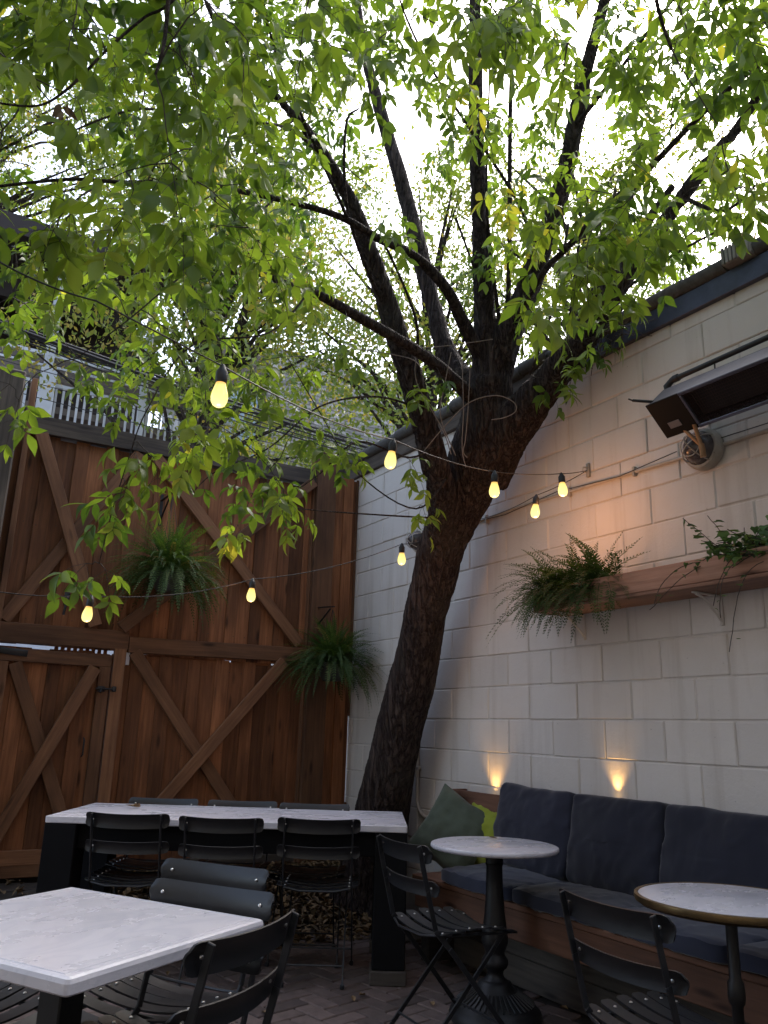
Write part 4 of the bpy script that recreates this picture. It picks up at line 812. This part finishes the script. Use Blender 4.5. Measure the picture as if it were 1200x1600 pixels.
BR = {
 'G': [(800, 510, 5.1, 18), (850, 425, 4.8, 12), (878, 395, 4.6, 11), (940, 330, 4.3, 11), (1015, 262, 4.0, 11), (1080, 195, 3.8, 10), (1150, 130, 3.6, 9), (1240, 60, 3.4, 8)],
 'E': [(742, 625, 5.15, 30), (715, 600, 5.0, 25), (680, 568, 4.85, 22), (625, 532, 4.7, 20), (560, 495, 4.55, 19), (500, 462, 4.42, 16), (450, 445, 4.3, 13), (400, 427, 4.2, 11), (330, 425, 4.1, 9), (230, 421, 4.0, 8), (130, 418, 3.9, 7), (20, 395, 3.8, 5)],
 'F': [(750, 555, 5.12, 28), (724, 505, 5.05, 24), (700, 455, 4.95, 20), (665, 415, 4.88, 19), (630, 390, 4.8, 17), (590, 372, 4.7, 15), (545, 345, 4.6, 13), (500, 328, 4.5, 11), (430, 310, 4.4, 10), (370, 298, 4.3, 9), (290, 282, 4.2, 8), (200, 285, 4.1, 7), (110, 280, 4, 6), (-10, 292, 3.9, 5)],
 'N1': [(330, -60, 2.5, 6), (262, 8, 2.5, 5), (225, 28, 2.5, 5), (165, 80, 2.45, 5), (110, 135, 2.4, 5), (60, 165, 2.4, 4), (-10, 160, 2.4, 4)],
 'N2': [(270, -80, 2.4, 9), (263, 0, 2.4, 8), (256, 70, 2.35, 7), (243, 116, 2.3, 5)],
 'N3': [(1015, -60, 2.7, 8), (1030, 20, 2.7, 7), (1050, 78, 2.7, 5)],
 'V1': [(792, 520, 5.15, 10), (796, 400, 5.15, 9), (797, 200, 5.1, 8), (801, 40, 5.0, 6), (805, -60, 5, 4)],
 'V2': [(780, 500, 5.1, 8), (768, 400, 5.1, 6), (760, 300, 5.0, 5), (764, 150, 4.9, 4), (768, -20, 4.8, 3)],
 'W1': [(600, 480, 4.9, 7), (545, 340, 4.6, 6), (540, 200, 4.5, 5), (560, 170, 4.5, 3)],
 'W2': [(650, 575, 5.0, 7), (650, 500, 4.9, 5), (610, 400, 4.7, 5), (590, 370, 4.7, 4)],
 'H1': [(660, 640, 5.0, 4.8), (590, 620, 4.6, 3.6), (500, 635, 4.3, 3.0), (420, 700, 4.1, 2.4), (340, 735, 4.0, 1.8), (300, 770, 3.9, 1.8)],
 'H2': [(690, 690, 5.0, 4.8), (640, 715, 4.7, 3.6), (560, 690, 4.4, 3.0), (500, 740, 4.2, 2.4), (450, 775, 4.1, 1.8)],
 'H3': [(700, 745, 5.0, 4.2), (650, 795, 4.7, 3.0), (560, 740, 4.4, 2.4), (500, 645, 4.2, 1.8), (450, 560, 4.1, 1.8)],
 'H4': [(480, 460, 4.4, 4.2), (420, 520, 4.0, 3.0), (300, 540, 3.7, 3.0), (230, 640, 3.5, 2.4), (200, 720, 3.4, 2.4), (175, 800, 3.35, 1.8), (155, 880, 3.3, 1.8)],
 'H5': [(430, 310, 4.4, 4.2), (350, 380, 3.9, 3.6), (260, 450, 3.6, 3.0), (200, 500, 3.4, 2.4), (120, 560, 3.2, 1.8)],
 'H6': [(690, 810, 5.1, 3.6), (600, 805, 4.8, 3.0), (500, 798, 4.5, 2.4), (430, 790, 4.3, 1.8)],
 'V3': [(888, 350, 4.9, 5), (867, 467, 4.75, 5), (845, 540, 4.7, 4), (828, 585, 4.75, 4)],
 'V4': [(908, 350, 4.85, 5), (898, 430, 4.8, 5), (888, 515, 4.8, 4)],
 'V5': [(712, 340, 5.0, 5), (745, 430, 5.1, 4), (770, 500, 5.1, 4)],
 'K1': [(842, 400, 5.0, 9), (800, 300, 4.7, 6), (700, 150, 4.2, 5), (640, 40, 3.9, 4), (600, -80, 3.7, 3)],
 'K2': [(897, 200, 4.85, 9), (960, 120, 4.4, 7), (1020, 40, 4.0, 6), (1100, -60, 3.7, 4)],
 'K3': [(512, 255, 4.7, 8), (450, 200, 4.2, 6), (330, 190, 3.6, 5), (220, 170, 3.2, 4), (100, 210, 2.9, 3)],
 'K4': [(545, 345, 4.6, 7), (480, 200, 4.0, 6), (430, 80, 3.5, 5), (400, -60, 3.2, 4)],
 'K5': [(1067, 308, 4.32, 9), (1130, 330, 4.1, 6), (1180, 290, 3.9, 4)],
 'K6': [(925, 540, 4.6, 7), (960, 470, 4.4, 6), (1050, 400, 4.3, 5), (1140, 352, 4.2, 4)],
}
GIRTH = .88
def smooth_path(k, sub=6):
    P = [pt(x, y, d) for x, y, d, _ in k]; Rr = [w_*d/FPX/2*GIRTH for x, y, d, w_ in k]; out, ro = [], []
    for i in range(len(P)-1):
        p0, p1, p2, p3 = P[max(i-1, 0)], P[i], P[i+1], P[min(i+2, len(P)-1)]
        for s in range(sub):
            t_ = s/sub; a = 2*p1; b_ = p2-p0; c = 2*p0-5*p1+4*p2-p3; d = -p0+3*p1-3*p2+p3
            out.append((a+b_*t_+c*t_*t_+d*t_**3)*.5); ro.append(Rr[i]*(1-t_)+Rr[i+1]*t_)
    out.append(P[-1]); ro.append(Rr[-1]); return out, ro
paths = {k: smooth_path(v) for k, v in {**LIMBS, **BR}.items()}
for k in 'ABCD': paths[k] = (paths[k][0], [q*(.99-.12*min(1, i/18)) for i, q in enumerate(paths[k][1])])
tp, tr = paths['trunk']; g = tp[0]; tp.insert(0, Vector((g.x-.02, g.y+.0, -.06))); tr.insert(0, tr[0]*1.25); LOC = Vector(tree.location)
b = MB()
for k in LIMBS: b.tube(paths[k][0], paths[k][1], n=20)
for i in range(6):   # root flare
    a = i*1.05+.3; p = tp[1]; b.tube([p+Vector((0, 0, .25)), p+Vector((.13*math.cos(a), .13*math.sin(a), .05)), Vector((p.x+.3*math.cos(a), p.y+.3*math.sin(a), -.05))], [.1, .09, .04], n=10)
tmp = b.build('wood_tmp', 'bark')
md = tmp.modifiers.new('r', 'REMESH'); md.mode = 'VOXEL'; md.voxel_size = .011; md.adaptivity = 0
m2 = tmp.modifiers.new('s', 'SMOOTH'); m2.iterations = 6; m2.factor = .5
dg = bpy.context.evaluated_depsgraph_get(); dg.update(); me = bpy.data.meshes.new_from_object(tmp.evaluated_get(dg)); bpy.data.objects.remove(tmp)
nv = len(me.vertices); co = np.empty(nv*3, np.float32); me.vertices.foreach_get('co', co); co = co.reshape(-1, 3); nr = np.empty(nv*3, np.float32); me.vertex_normals.foreach_get('vector', nr); nr = nr.reshape(-1, 3)
disp = np.empty(nv, np.float32); nz = noise.noise
for i in range(nv):
    x, y, z = co[i]; x2 = x-.12*z
    wv_ = nz((x2*6, y*6, z*2.5)); q = abs(nz((x2*24+wv_*1.3, y*24+wv_, z*4))); disp[i] = .018*nz((x*4, y*4, z*2))+.015*(.35-q*1.6)
kk = np.clip((6.2-co[:, 2])/3.0, .25, 1); co = co+nr*(disp*kk)[:, None]-np.array(LOC)
me.vertices.foreach_set('co', co.astype(np.float32).ravel()); me.polygons.foreach_set('use_smooth', np.ones(len(me.polygons), bool)); me.materials.clear(); me.materials.append(M['bark']); me.update()
o = bpy.data.objects.new('trunk', me); COL.objects.link(o); o.parent = tree
for k in BR:
    b = MB(); b.tube([p-LOC for p in paths[k][0]], paths[k][1], n=8); b.build('branch', 'bark', tree)

b = MB()
for k in ([(662, 705), (700, 660), (735, 628), (775, 618), (802, 628), (806, 642), (790, 652), (768, 656)], [(735, 555), (733, 610), (728, 680), (724, 705), (730, 715)], [(722, 560), (724, 640), (722, 700), (728, 730)], [(650, 560), (652, 600), (690, 668), (705, 710)], [(705, 550), (695, 600), (688, 650), (712, 712)], [(660, 580), (640, 560), (560, 545)], [(640, 545), (700, 540), (770, 530)]):
    b.tube([p-LOC for p in smooth_path([(x, y, 4.86, 1) for x, y in k])[0]], .0032, n=5, var=.9)
b.build('dry_vine', 'dry_stem', tree)

# leaves: shoots of compound leaves hung on a grown twig network
GRID = [  # rows every 100 px from y=0, columns every 100 px from x=0
 [.95, .8, .6, .9, 1, .95, .8, .8, .6, .4, .7, 1],
 [.95, .85, .5, .85, .8, .45, .35, .45, .45, .4, .85, .8],
 [.9, .9, .75, .65, .35, .22, .25, .35, .45, .6, .5, .6],
 [.5, .6, .7, .75, .5, .22, .25, .2, .3, .75, .5, .0],
 [.25, .2, .6, .7, .6, .15, .1, .1, .15, .4, .05, 0],
 [.03, .15, .5, .55, .35, .25, .2, .05, .06, .0, 0, 0],
 [.05, .0, .15, .35, .22, .12, .0, .0, .0, 0, 0, 0],
 [0, .0, .05, .0, .06, .0, .0, 0, 0, 0, 0, 0],
 [0, 0, 0, 0, 0, 0, 0, 0, 0, 0, 0, 0]]
def dens(x, y):
    j = min(11, max(0, int(x//100))); i = max(0, int(y//100))
    if i >= len(GRID): return 0
    v = GRID[i][j]
    return v*(.8 if (x < 0 or x > 1200 or y < 0) else 1)
def depth_at(x, y):
    if y > 360 and x < 600: return random.uniform(3.3, 5.2)
    if x < 420 and y < 360: return random.choice([random.uniform(2.1, 3.2), random.uniform(2.6, 4.6)])
    if x > 850: return random.uniform(2.7, 5.0)
    if 450 < x < 850 and 180 < y < 700: return random.uniform(3.9, 6.6)
    return random.uniform(2.5, 5.6)
shoots = []
tries = 0
while len(shoots) < 740 and tries < 40000:
    tries += 1; x, y = random.uniform(-420, 1560), random.uniform(-520, 860)
    if random.random() > dens(x, y): continue
    inside = 0 <= x <= 1200 and y >= 0
    if not inside and random.random() < .35: continue
    d = depth_at(x, y); 
    if random.random() > (d/4.2)**1.1 + .12: continue
    p = pt(x, y, d)
    if p.x > 3.15 and p.z < 3.95: continue
    if p.y > 5.75 and p.z < 3.6: continue
    if p.z < 2.0: continue
    shoots.append((p, random.uniform(.7, 1.1)))
for x, y, d, s in ((215, 690, 3.4, .8), (240, 715, 3.4, .7), (195, 750, 3.35, .7), (170, 790, 3.4, .5), (135, 880, 3.3, .45), (165, 890, 3.3, .3), (290, 690, 3.6, .9), (330, 660, 3.7, .9), (420, 715, 4.0, .8), (440, 745, 4.0, .8), (395, 770, 4.1, .6), (372, 820, 4.1, .5),
                   (470, 795, 4.4, .35), (640, 718, 4.6, .7), (660, 790, 4.7, .5), (655, 600, 4.8, .9), (690, 590, 4.8, .6), (860, 598, 4.7, .5), (885, 582, 4.6, .5), (548, 695, 4.4, .7), (510, 680, 4.3, .7), (15, 600, 3.4, .8), (30, 625, 3.4, .8), (900, 548, 4.65, .6), (930, 530, 4.6, .6)):
    shoots.append((pt(x, y, d), s))
nodes = []
for k, (pp_, rr_) in paths.items():
    if k == 'trunk': continue
    s0 = len(pp_)//4 if k in LIMBS else 0
    for p in pp_[s0::2]: nodes.append(tuple(p))
NN = np.array(nodes); NP = [None]*len(nodes)
sp = np.array([tuple(p) for p, _ in shoots]); d0 = np.array([np.min(((NN-q)**2).sum(1)) for q in sp]); order = np.argsort(d0)
tw = MB(); LP, LD, LN, LS, LV = [], [], [], [], []; G = Vector((0, 0, -1))
def leaf_add(p, d, nrm, s, v): LP.append(tuple(p)); LD.append(tuple(d)); LN.append(tuple(nrm)); LS.append(s); LV.append(v)
def rv(): return Vector((random.gauss(0, 1), random.gauss(0, 1), random.gauss(0, 1)))
def compound(p, d, s, tone):
    """petiole with 3-5 hanging leaflets"""
    d = d.normalized(); L = .075*s*random.uniform(.8, 1.3); mid = p+d*L*.6+G*L*.1; d2 = (d+G*.5).normalized(); end = mid+d2*L*.6
    tw.tube([p, mid, end], [.0011, .001, .0008], n=3, caps=False)
    side = d2.cross(Vector((0, 0, 1))+rv()*.15); side = side.normalized() if side.length > .1 else Vector((1, 0, 0)); up = side.cross(d2).normalized()
    n = random.choice([3, 5, 5, 5]); ls = .084*s*random.uniform(.8, 1.2)
    def lf(q, dd, k): 
        dd = (dd+G*random.uniform(.1, .95)+rv()*.22).normalized(); nm = (up+rv()*.28); nm = (nm-dd*nm.dot(dd)).normalized(); leaf_add(q, dd, nm, ls*k, min(1, max(0, tone+random.gauss(0, .12))))
    lf(end, d2, 1.1)
    for i, q in enumerate((end-d2*.012, mid+d2*L*.1)[:(n-1)//2]):
        for s_ in (-1, 1): lf(q, d2*.35+side*s_*.9, 1.0-.1*i)
for oi in order:
    p, s = shoots[oi]; q = np.array(tuple(p)); j = int(np.argmin(((NN-q)**2).sum(1)+.6*np.maximum(0, q[2]-NN[:, 2]-.3))); a = Vector(NN[j]); L = (p-a).length
    seg = max(3, int(L/.08)); midp = a.lerp(p, .5)+Vector((random.gauss(0, .08), random.gauss(0, .08), .12+.10*L))*min(1, L)
    pts = [a*(1-t_)**2+midp*2*t_*(1-t_)+p*t_*t_ for t_ in [i/seg for i in range(seg+1)]]
    pts = [pts[0]]+[x+rv()*.006 for x in pts[1:-1]]+[pts[-1]]
    r0 = .0018+.0016*min(1.5, L); tw.tube(pts, [r0*(1-.6*i/seg)+.0008 for i in range(seg+1)], n=4, caps=False)
    NN = np.vstack([NN, np.array([tuple(x) for x in pts[1:]])])
    dr = (pts[-1]-pts[-2]); dr.z -= .02; dr = (dr.normalized()+G*random.uniform(0, .7)+rv()*.2).normalized(); cur = p.copy(); prevp = [cur.copy()]
    tone = random.gauss(.42, .2); tone = .97 if random.random() < .012 else min(tone, .84); nn_ = int(round(random.uniform(3, 4.6)*s)) or 1; az = random.random()*math.pi
    for k in range(nn_):
        sd1 = dr.cross(Vector((math.cos(az), math.sin(az), .3))).normalized(); az += math.pi/2+random.gauss(0, .3)
        for s_ in (-1, 1):
            if random.random() < .93: compound(cur, sd1*s_+dr*.5+rv()*.15, (.75+.5*random.random())*(1-.08*k), tone)
        dr = (dr+G*.18+rv()*.08).normalized(); cur = cur+dr*random.uniform(.035, .06); prevp.append(cur.copy())
    compound(cur, dr, .9, tone+.08); tw.tube(prevp, [.0016-.0008*i/len(prevp) for i in range(len(prevp))], n=4, caps=False)
def leaves_mesh(name, P, D, Nn, Sz, Vv, parent, m, loc):
    P, D, Nn, Sz, Vv = map(np.array, (P, D, Nn, Sz, Vv)); Sd = np.cross(D, Nn); n = len(P)
    V3_ = 0; mid = [(0, 0, 0), (0, .14, .0), (0, .36, .02), (0, .6, .02), (0, .82, -.01), (0, 1, -.07)]
    sdv = [(.11, .15, .035), (.20, .36, .07), (.18, .58, .06), (.075, .82, .01)]
    T = np.array(mid+[(-x, y, z) for x, y, z in sdv]+[(x, y, z) for x, y, z in sdv]); 
    tri = []
    for s_, o_ in ((0, 6), (1, 10)):
        f = [(0, o_, 1)]+[q for i in range(3) for q in ((1+i, o_+i, o_+1+i), (1+i, o_+1+i, 2+i))]+[(4, o_+3, 5)]
        tri += [t3 if s_ == 0 else t3[::-1] for t3 in f]
    curl = rng.uniform(.2, 2.4, n); bend = rng.normal(.05, .13, n); wd = rng.uniform(.68, 1.22, n)
    tx = T[None, :, 0]*wd[:, None]; ty = np.repeat(T[None, :, 1], n, 0); tz = T[None, :, 2]*curl[:, None]-bend[:, None]*ty**2
    V = P[:, None, :]+Sz[:, None, None]*(tx[..., None]*Sd[:, None, :]+ty[..., None]*D[:, None, :]+tz[..., None]*Nn[:, None, :])
    F = (np.array(tri)[None]+14*np.arange(n)[:, None, None]).reshape(-1, 3); return raw_mesh(name, V.reshape(-1, 3)-np.array(loc), F, [m], np.repeat(Vv, 14), parent, smooth=True)
print('leaflets', len(LP), 'shoots', len(shoots))
leaves_mesh('crown', LP, LD, LN, LS, LV, tree, 'leaf', LOC)
o = tw.build('twigs', 'stem', None, LOC); o.parent = tree; o.location = (0, 0, 0)
# a dead leaf cluster high on the left, and dry twigs caught on the wall top
LP, LD, LN, LS, LV = [], [], [], [], []
for i in range(12): q = pt(98+random.gauss(0, 5), 160+i*2.8, 2.42); leaf_add(q, (G+rv()*.35).normalized(), rv().normalized(), .06, 1)
leaves_mesh('dead_leaf_cluster', LP, LD, LN, LS, [.5]*12, tree, 'dead_leaf', LOC)
b = MB(); c = pt(925, 535, 4.62)
for i in range(70):
    a = c+Vector((random.gauss(0, .07), random.gauss(0, .16), random.gauss(0, .035))); dd = Vector((random.gauss(0, .4), random.gauss(0, 1), random.gauss(-.15, .4))).normalized(); b.tube([a-dd*.12, a+rv()*.01, a+dd*.12], .0022, n=4)
tag(b.build('twig_debris', 'stem', None, c), 'tangle of dry twigs caught between the limb and the wall cap', 'twigs')

# ------------------------------------------------------------------ beyond the fence
def far_tree(x, y, h, crown_c, crown_r, n, m, label, leaf=.085, seed=0, lean=(0, 0), tr=.14):
    random.seed(seed); g_ = np.random.default_rng(seed); t = thing('background_tree', label, 'tree', (x, y, 0), 0, 'trees beyond the fence and wall')
    cc = Vector(crown_c)-Vector((x, y, 0)); b = MB(); top = Vector((cc.x, cc.y, cc.z+crown_r[2]*.5)); pts = [Vector((0, 0, 0)).lerp(top, k/8)+Vector((.2*math.sin(k*1.3), .2*math.cos(k), 0))*(k > 0) for k in range(9)]
    b.tube(pts, [tr*(1-.1*k) for k in range(9)], n=10); b.build('trunk', 'bark', t); b = MB(); cl = []
    for i in range(46):
        a = random.random()*6.283; e = math.acos(random.uniform(-.7, 1)); rr_ = random.random()**.4
        q = cc+Vector((crown_r[0]*math.cos(a)*math.sin(e)*rr_, crown_r[1]*math.sin(a)*math.sin(e)*rr_, crown_r[2]*math.cos(e)*rr_)); cl.append(q); k = min(7, max(2, int(8*q.z/(top.z+.1))-1)); s = pts[k]
        b.tube([s, s.lerp(q, .5)+Vector((0, 0, .25)), q], [.045, .03, .01], n=5)
    b.build('branches', 'bark', t)
    c_ = np.array([tuple(q) for q in cl]); ci = g_.integers(0, len(cl), n); rad = g_.uniform(.5, 1.2, len(cl))[ci]; off = g_.normal(0, 1, (n, 3)); off = off/np.linalg.norm(off, axis=1)[:, None]*(g_.random(n)**.45*rad)[:, None]*np.array([1, 1, .7])
    P = c_[ci]+off; D = g_.normal(0, 1, (n, 3)); D[:, 2] -= .8; D /= np.linalg.norm(D, axis=1)[:, None]; Nn = np.cross(D, g_.normal(0, 1, (n, 3))); Nn /= np.linalg.norm(Nn, axis=1)[:, None]; Sd = np.cross(D, Nn)
    s = leaf*g_.uniform(.7, 1.3, n)[:, None]; V = np.stack([P, P+s*(.5*D+.25*Sd), P+s*D, P+s*(.5*D-.25*Sd)], 1).reshape(-1, 3)
    F = np.arange(4*n).reshape(-1, 4); var = np.repeat(np.clip(g_.random(len(cl))[ci]*.7+g_.normal(.15, .15, n), 0, 1), 4); raw_mesh('crown', V, F, [m], var, t)
    return t
far_tree(2.5, 9.5, 9, (3.2, 9.8, 6.3), (2.4, 1.6, 2.6), 15000, 'leaf_far', 'yellow green tree beyond the fence, behind the left hand limbs', seed=21)
far_tree(6.3, 9.0, 9, (6.2, 9.2, 6.6), (2.3, 1.8, 3.3), 15000, 'leaf_far', 'pale green tree with a thin grey trunk behind the centre of the fork', seed=22)
far_tree(4.3, 14.5, 14, (4.4, 14.5, 12.0), (3.2, 2.5, 4.0), 19000, 'leaf_far', 'tall pale tree far beyond the fence at the top left', seed=23, leaf=.11)
far_tree(9.3, 8.6, 12, (9.0, 8.4, 8.6), (2.8, 2.6, 3.3), 15000, 'leaf_far', 'yellowing tree rising behind the block wall, right of the trunk', seed=24)
far_tree(11.5, 5.0, 12, (11.2, 4.4, 7.5), (2.6, 2.4, 2.2), 7000, 'leaf_red', 'russet fine leaved tree behind the wall at the right frame edge', seed=25, leaf=.07)
far_tree(-2.5, 16.5, 13, (0.2, 16.5, 12.5), (3.2, 2.0, 3.2), 16000, 'leaf_far', 'light green tree standing over the roof of the deck house', seed=26, leaf=.12)
# house with a deck
hs_ = thing('deck_house', 'house with dark deep roof, pale deck rail and white post beyond the fence', 'building', (0, 12, 0))
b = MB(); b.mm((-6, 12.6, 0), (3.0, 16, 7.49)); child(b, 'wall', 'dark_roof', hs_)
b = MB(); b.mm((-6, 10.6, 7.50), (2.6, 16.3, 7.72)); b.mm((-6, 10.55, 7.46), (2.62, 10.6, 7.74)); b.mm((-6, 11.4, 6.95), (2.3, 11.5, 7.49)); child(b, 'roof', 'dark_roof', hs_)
b = MB(); b.mm((-6, 11.0, 5.25), (4.2, 12.6, 5.35)); child(b, 'deck_floor', 'siding', hs_)
b = MB(); b.mm((-6, 11.6, 5.86), (3.6, 11.66, 6.02)); b.mm((-6, 11.58, 6.18), (3.6, 11.66, 6.30)); child(b, 'deck_beam', 'siding', hs_)
b = MB(); b.mm((-6, 10.97, 6.04), (3.6, 11.03, 6.09)); b.mm((-6, 10.975, 5.88), (3.6, 11.025, 5.915)); b.mm((-6, 10.98, 5.62), (4.2, 11.02, 5.67)); child(b, 'deck_rail', 'white_paint', hs_)
b = MB(); b.mm((-6, 10.985, 5.70), (3.6, 11.0, 5.87)); b.mm((-6, 10.99, 5.93), (3.6, 11.005, 6.03)); child(b, 'rail_board', 'siding', hs_)
b = MB()
for i in range(100): x = -5.5+i*.095; b.mm((x, 10.99, 5.12), (x+.032, 11.01, 5.62), ch=.002)
child(b, 'balusters', 'white_paint', hs_)
b = MB(); b.mm((1.14, 10.9, 5.85), (1.26, 10.96, 7.49)); b.mm((1.12, 10.88, .0), (1.32, 10.96, 5.85)); child(b, 'post', 'white_paint', hs_)
b = MB(); b.mm((2.44, 10.9, 5.0), (2.54, 10.96, 7.49)); child(b, 'post', 'white_paint', hs_)
# brick building
bk = thing('brick_building', 'pale brick building with a light paned window behind the string light bulb', 'building', (6.5, 14, 0))
b = MB()
for k in range(56):
    z = 4.4+k*.078
    for i in range(24):
        x = 5.62+i*.235+(.117 if k % 2 else 0)
        if x+.228 < 9.6: b.mm((x, 14.0+random.gauss(0, .002), z), (x+.226, 14.1, z+.069), ch=.004)
b.mm((4.6, 14.3, 0), (9.7, 18, 8.6)); b.mm((5.6, 14.02, 0), (9.65, 14.3, 8.7), var=.2); child(b, 'brick_wall', 'pale_brick', bk)
b = MB(); b.mm((4.55, 14.05, 5.5), (5.58, 14.3, 8.7)); child(b, 'side_wall', 'siding', bk)
f = MB(); 
for x0, x1, z0, z1 in ((4.6, 4.68, 6.1, 7.7), (5.42, 5.5, 6.1, 7.7), (4.6, 5.5, 7.62, 7.7), (4.6, 5.5, 6.1, 6.18), (4.66, 5.45, 6.80, 6.86), (5.0, 5.05, 6.15, 7.65)): f.mm((x0, 13.98+.001*x0, z0), (x1, 14.04, z1))
win = child(f, 'window', 'dark_roof', bk); b = MB(); b.mm((4.66, 14.0, 6.14), (5.44, 14.035, 7.66)); o = b.build('pane', 'pane', None, bk.location); o.parent = win; o.location = (0, 0, 0)
# utility cables
uc = thing('utility_cables', 'bundle of black utility cables sagging above the fence', 'cable', (3.5, 8, 4.9))
b = MB(); 
for i in range(5): b.tube(catenary(on(-80, 470+i*4, 1, 7.4), on(860, 770+i*3, 1, 8.0), .12+.02*i, 24), [.012, .02, .007, .006, .008][i], n=6)
for i in range(3): b.tube(catenary(on(-60, 545+i*22, 1, 7.2), on(900, 770+i*20, 1, 8.2), .10, 20), .004, n=5)
child(b, 'cable', 'wire', uc)
# pale garage across the alley added so the fence slits show bright
b = MB(); b.mm((-8, 10.45, 0), (9, 10.6, 2.6)); tag(b.build('backdrop', 'white_paint', None, (0, 10.5, 0)), 'pale garage wall across the alley added to show bright through the fence slits', 'building')
# unseen building, added to block sky light, behind and left of the seats
rb = thing('light_blocking_building', 'unseen plain building added behind and left of the seats to block light', 'building', (0, -2.3, 0))
b = MB(); b.mm((-2.9, -2.6, 0), (3.36, -2.25, 6.5), ch=.01); b.mm((-3.2, -2.6, 0), (-2.7, 3.4, 6.5), ch=.01); child(b, 'wall', 'cement', rb)
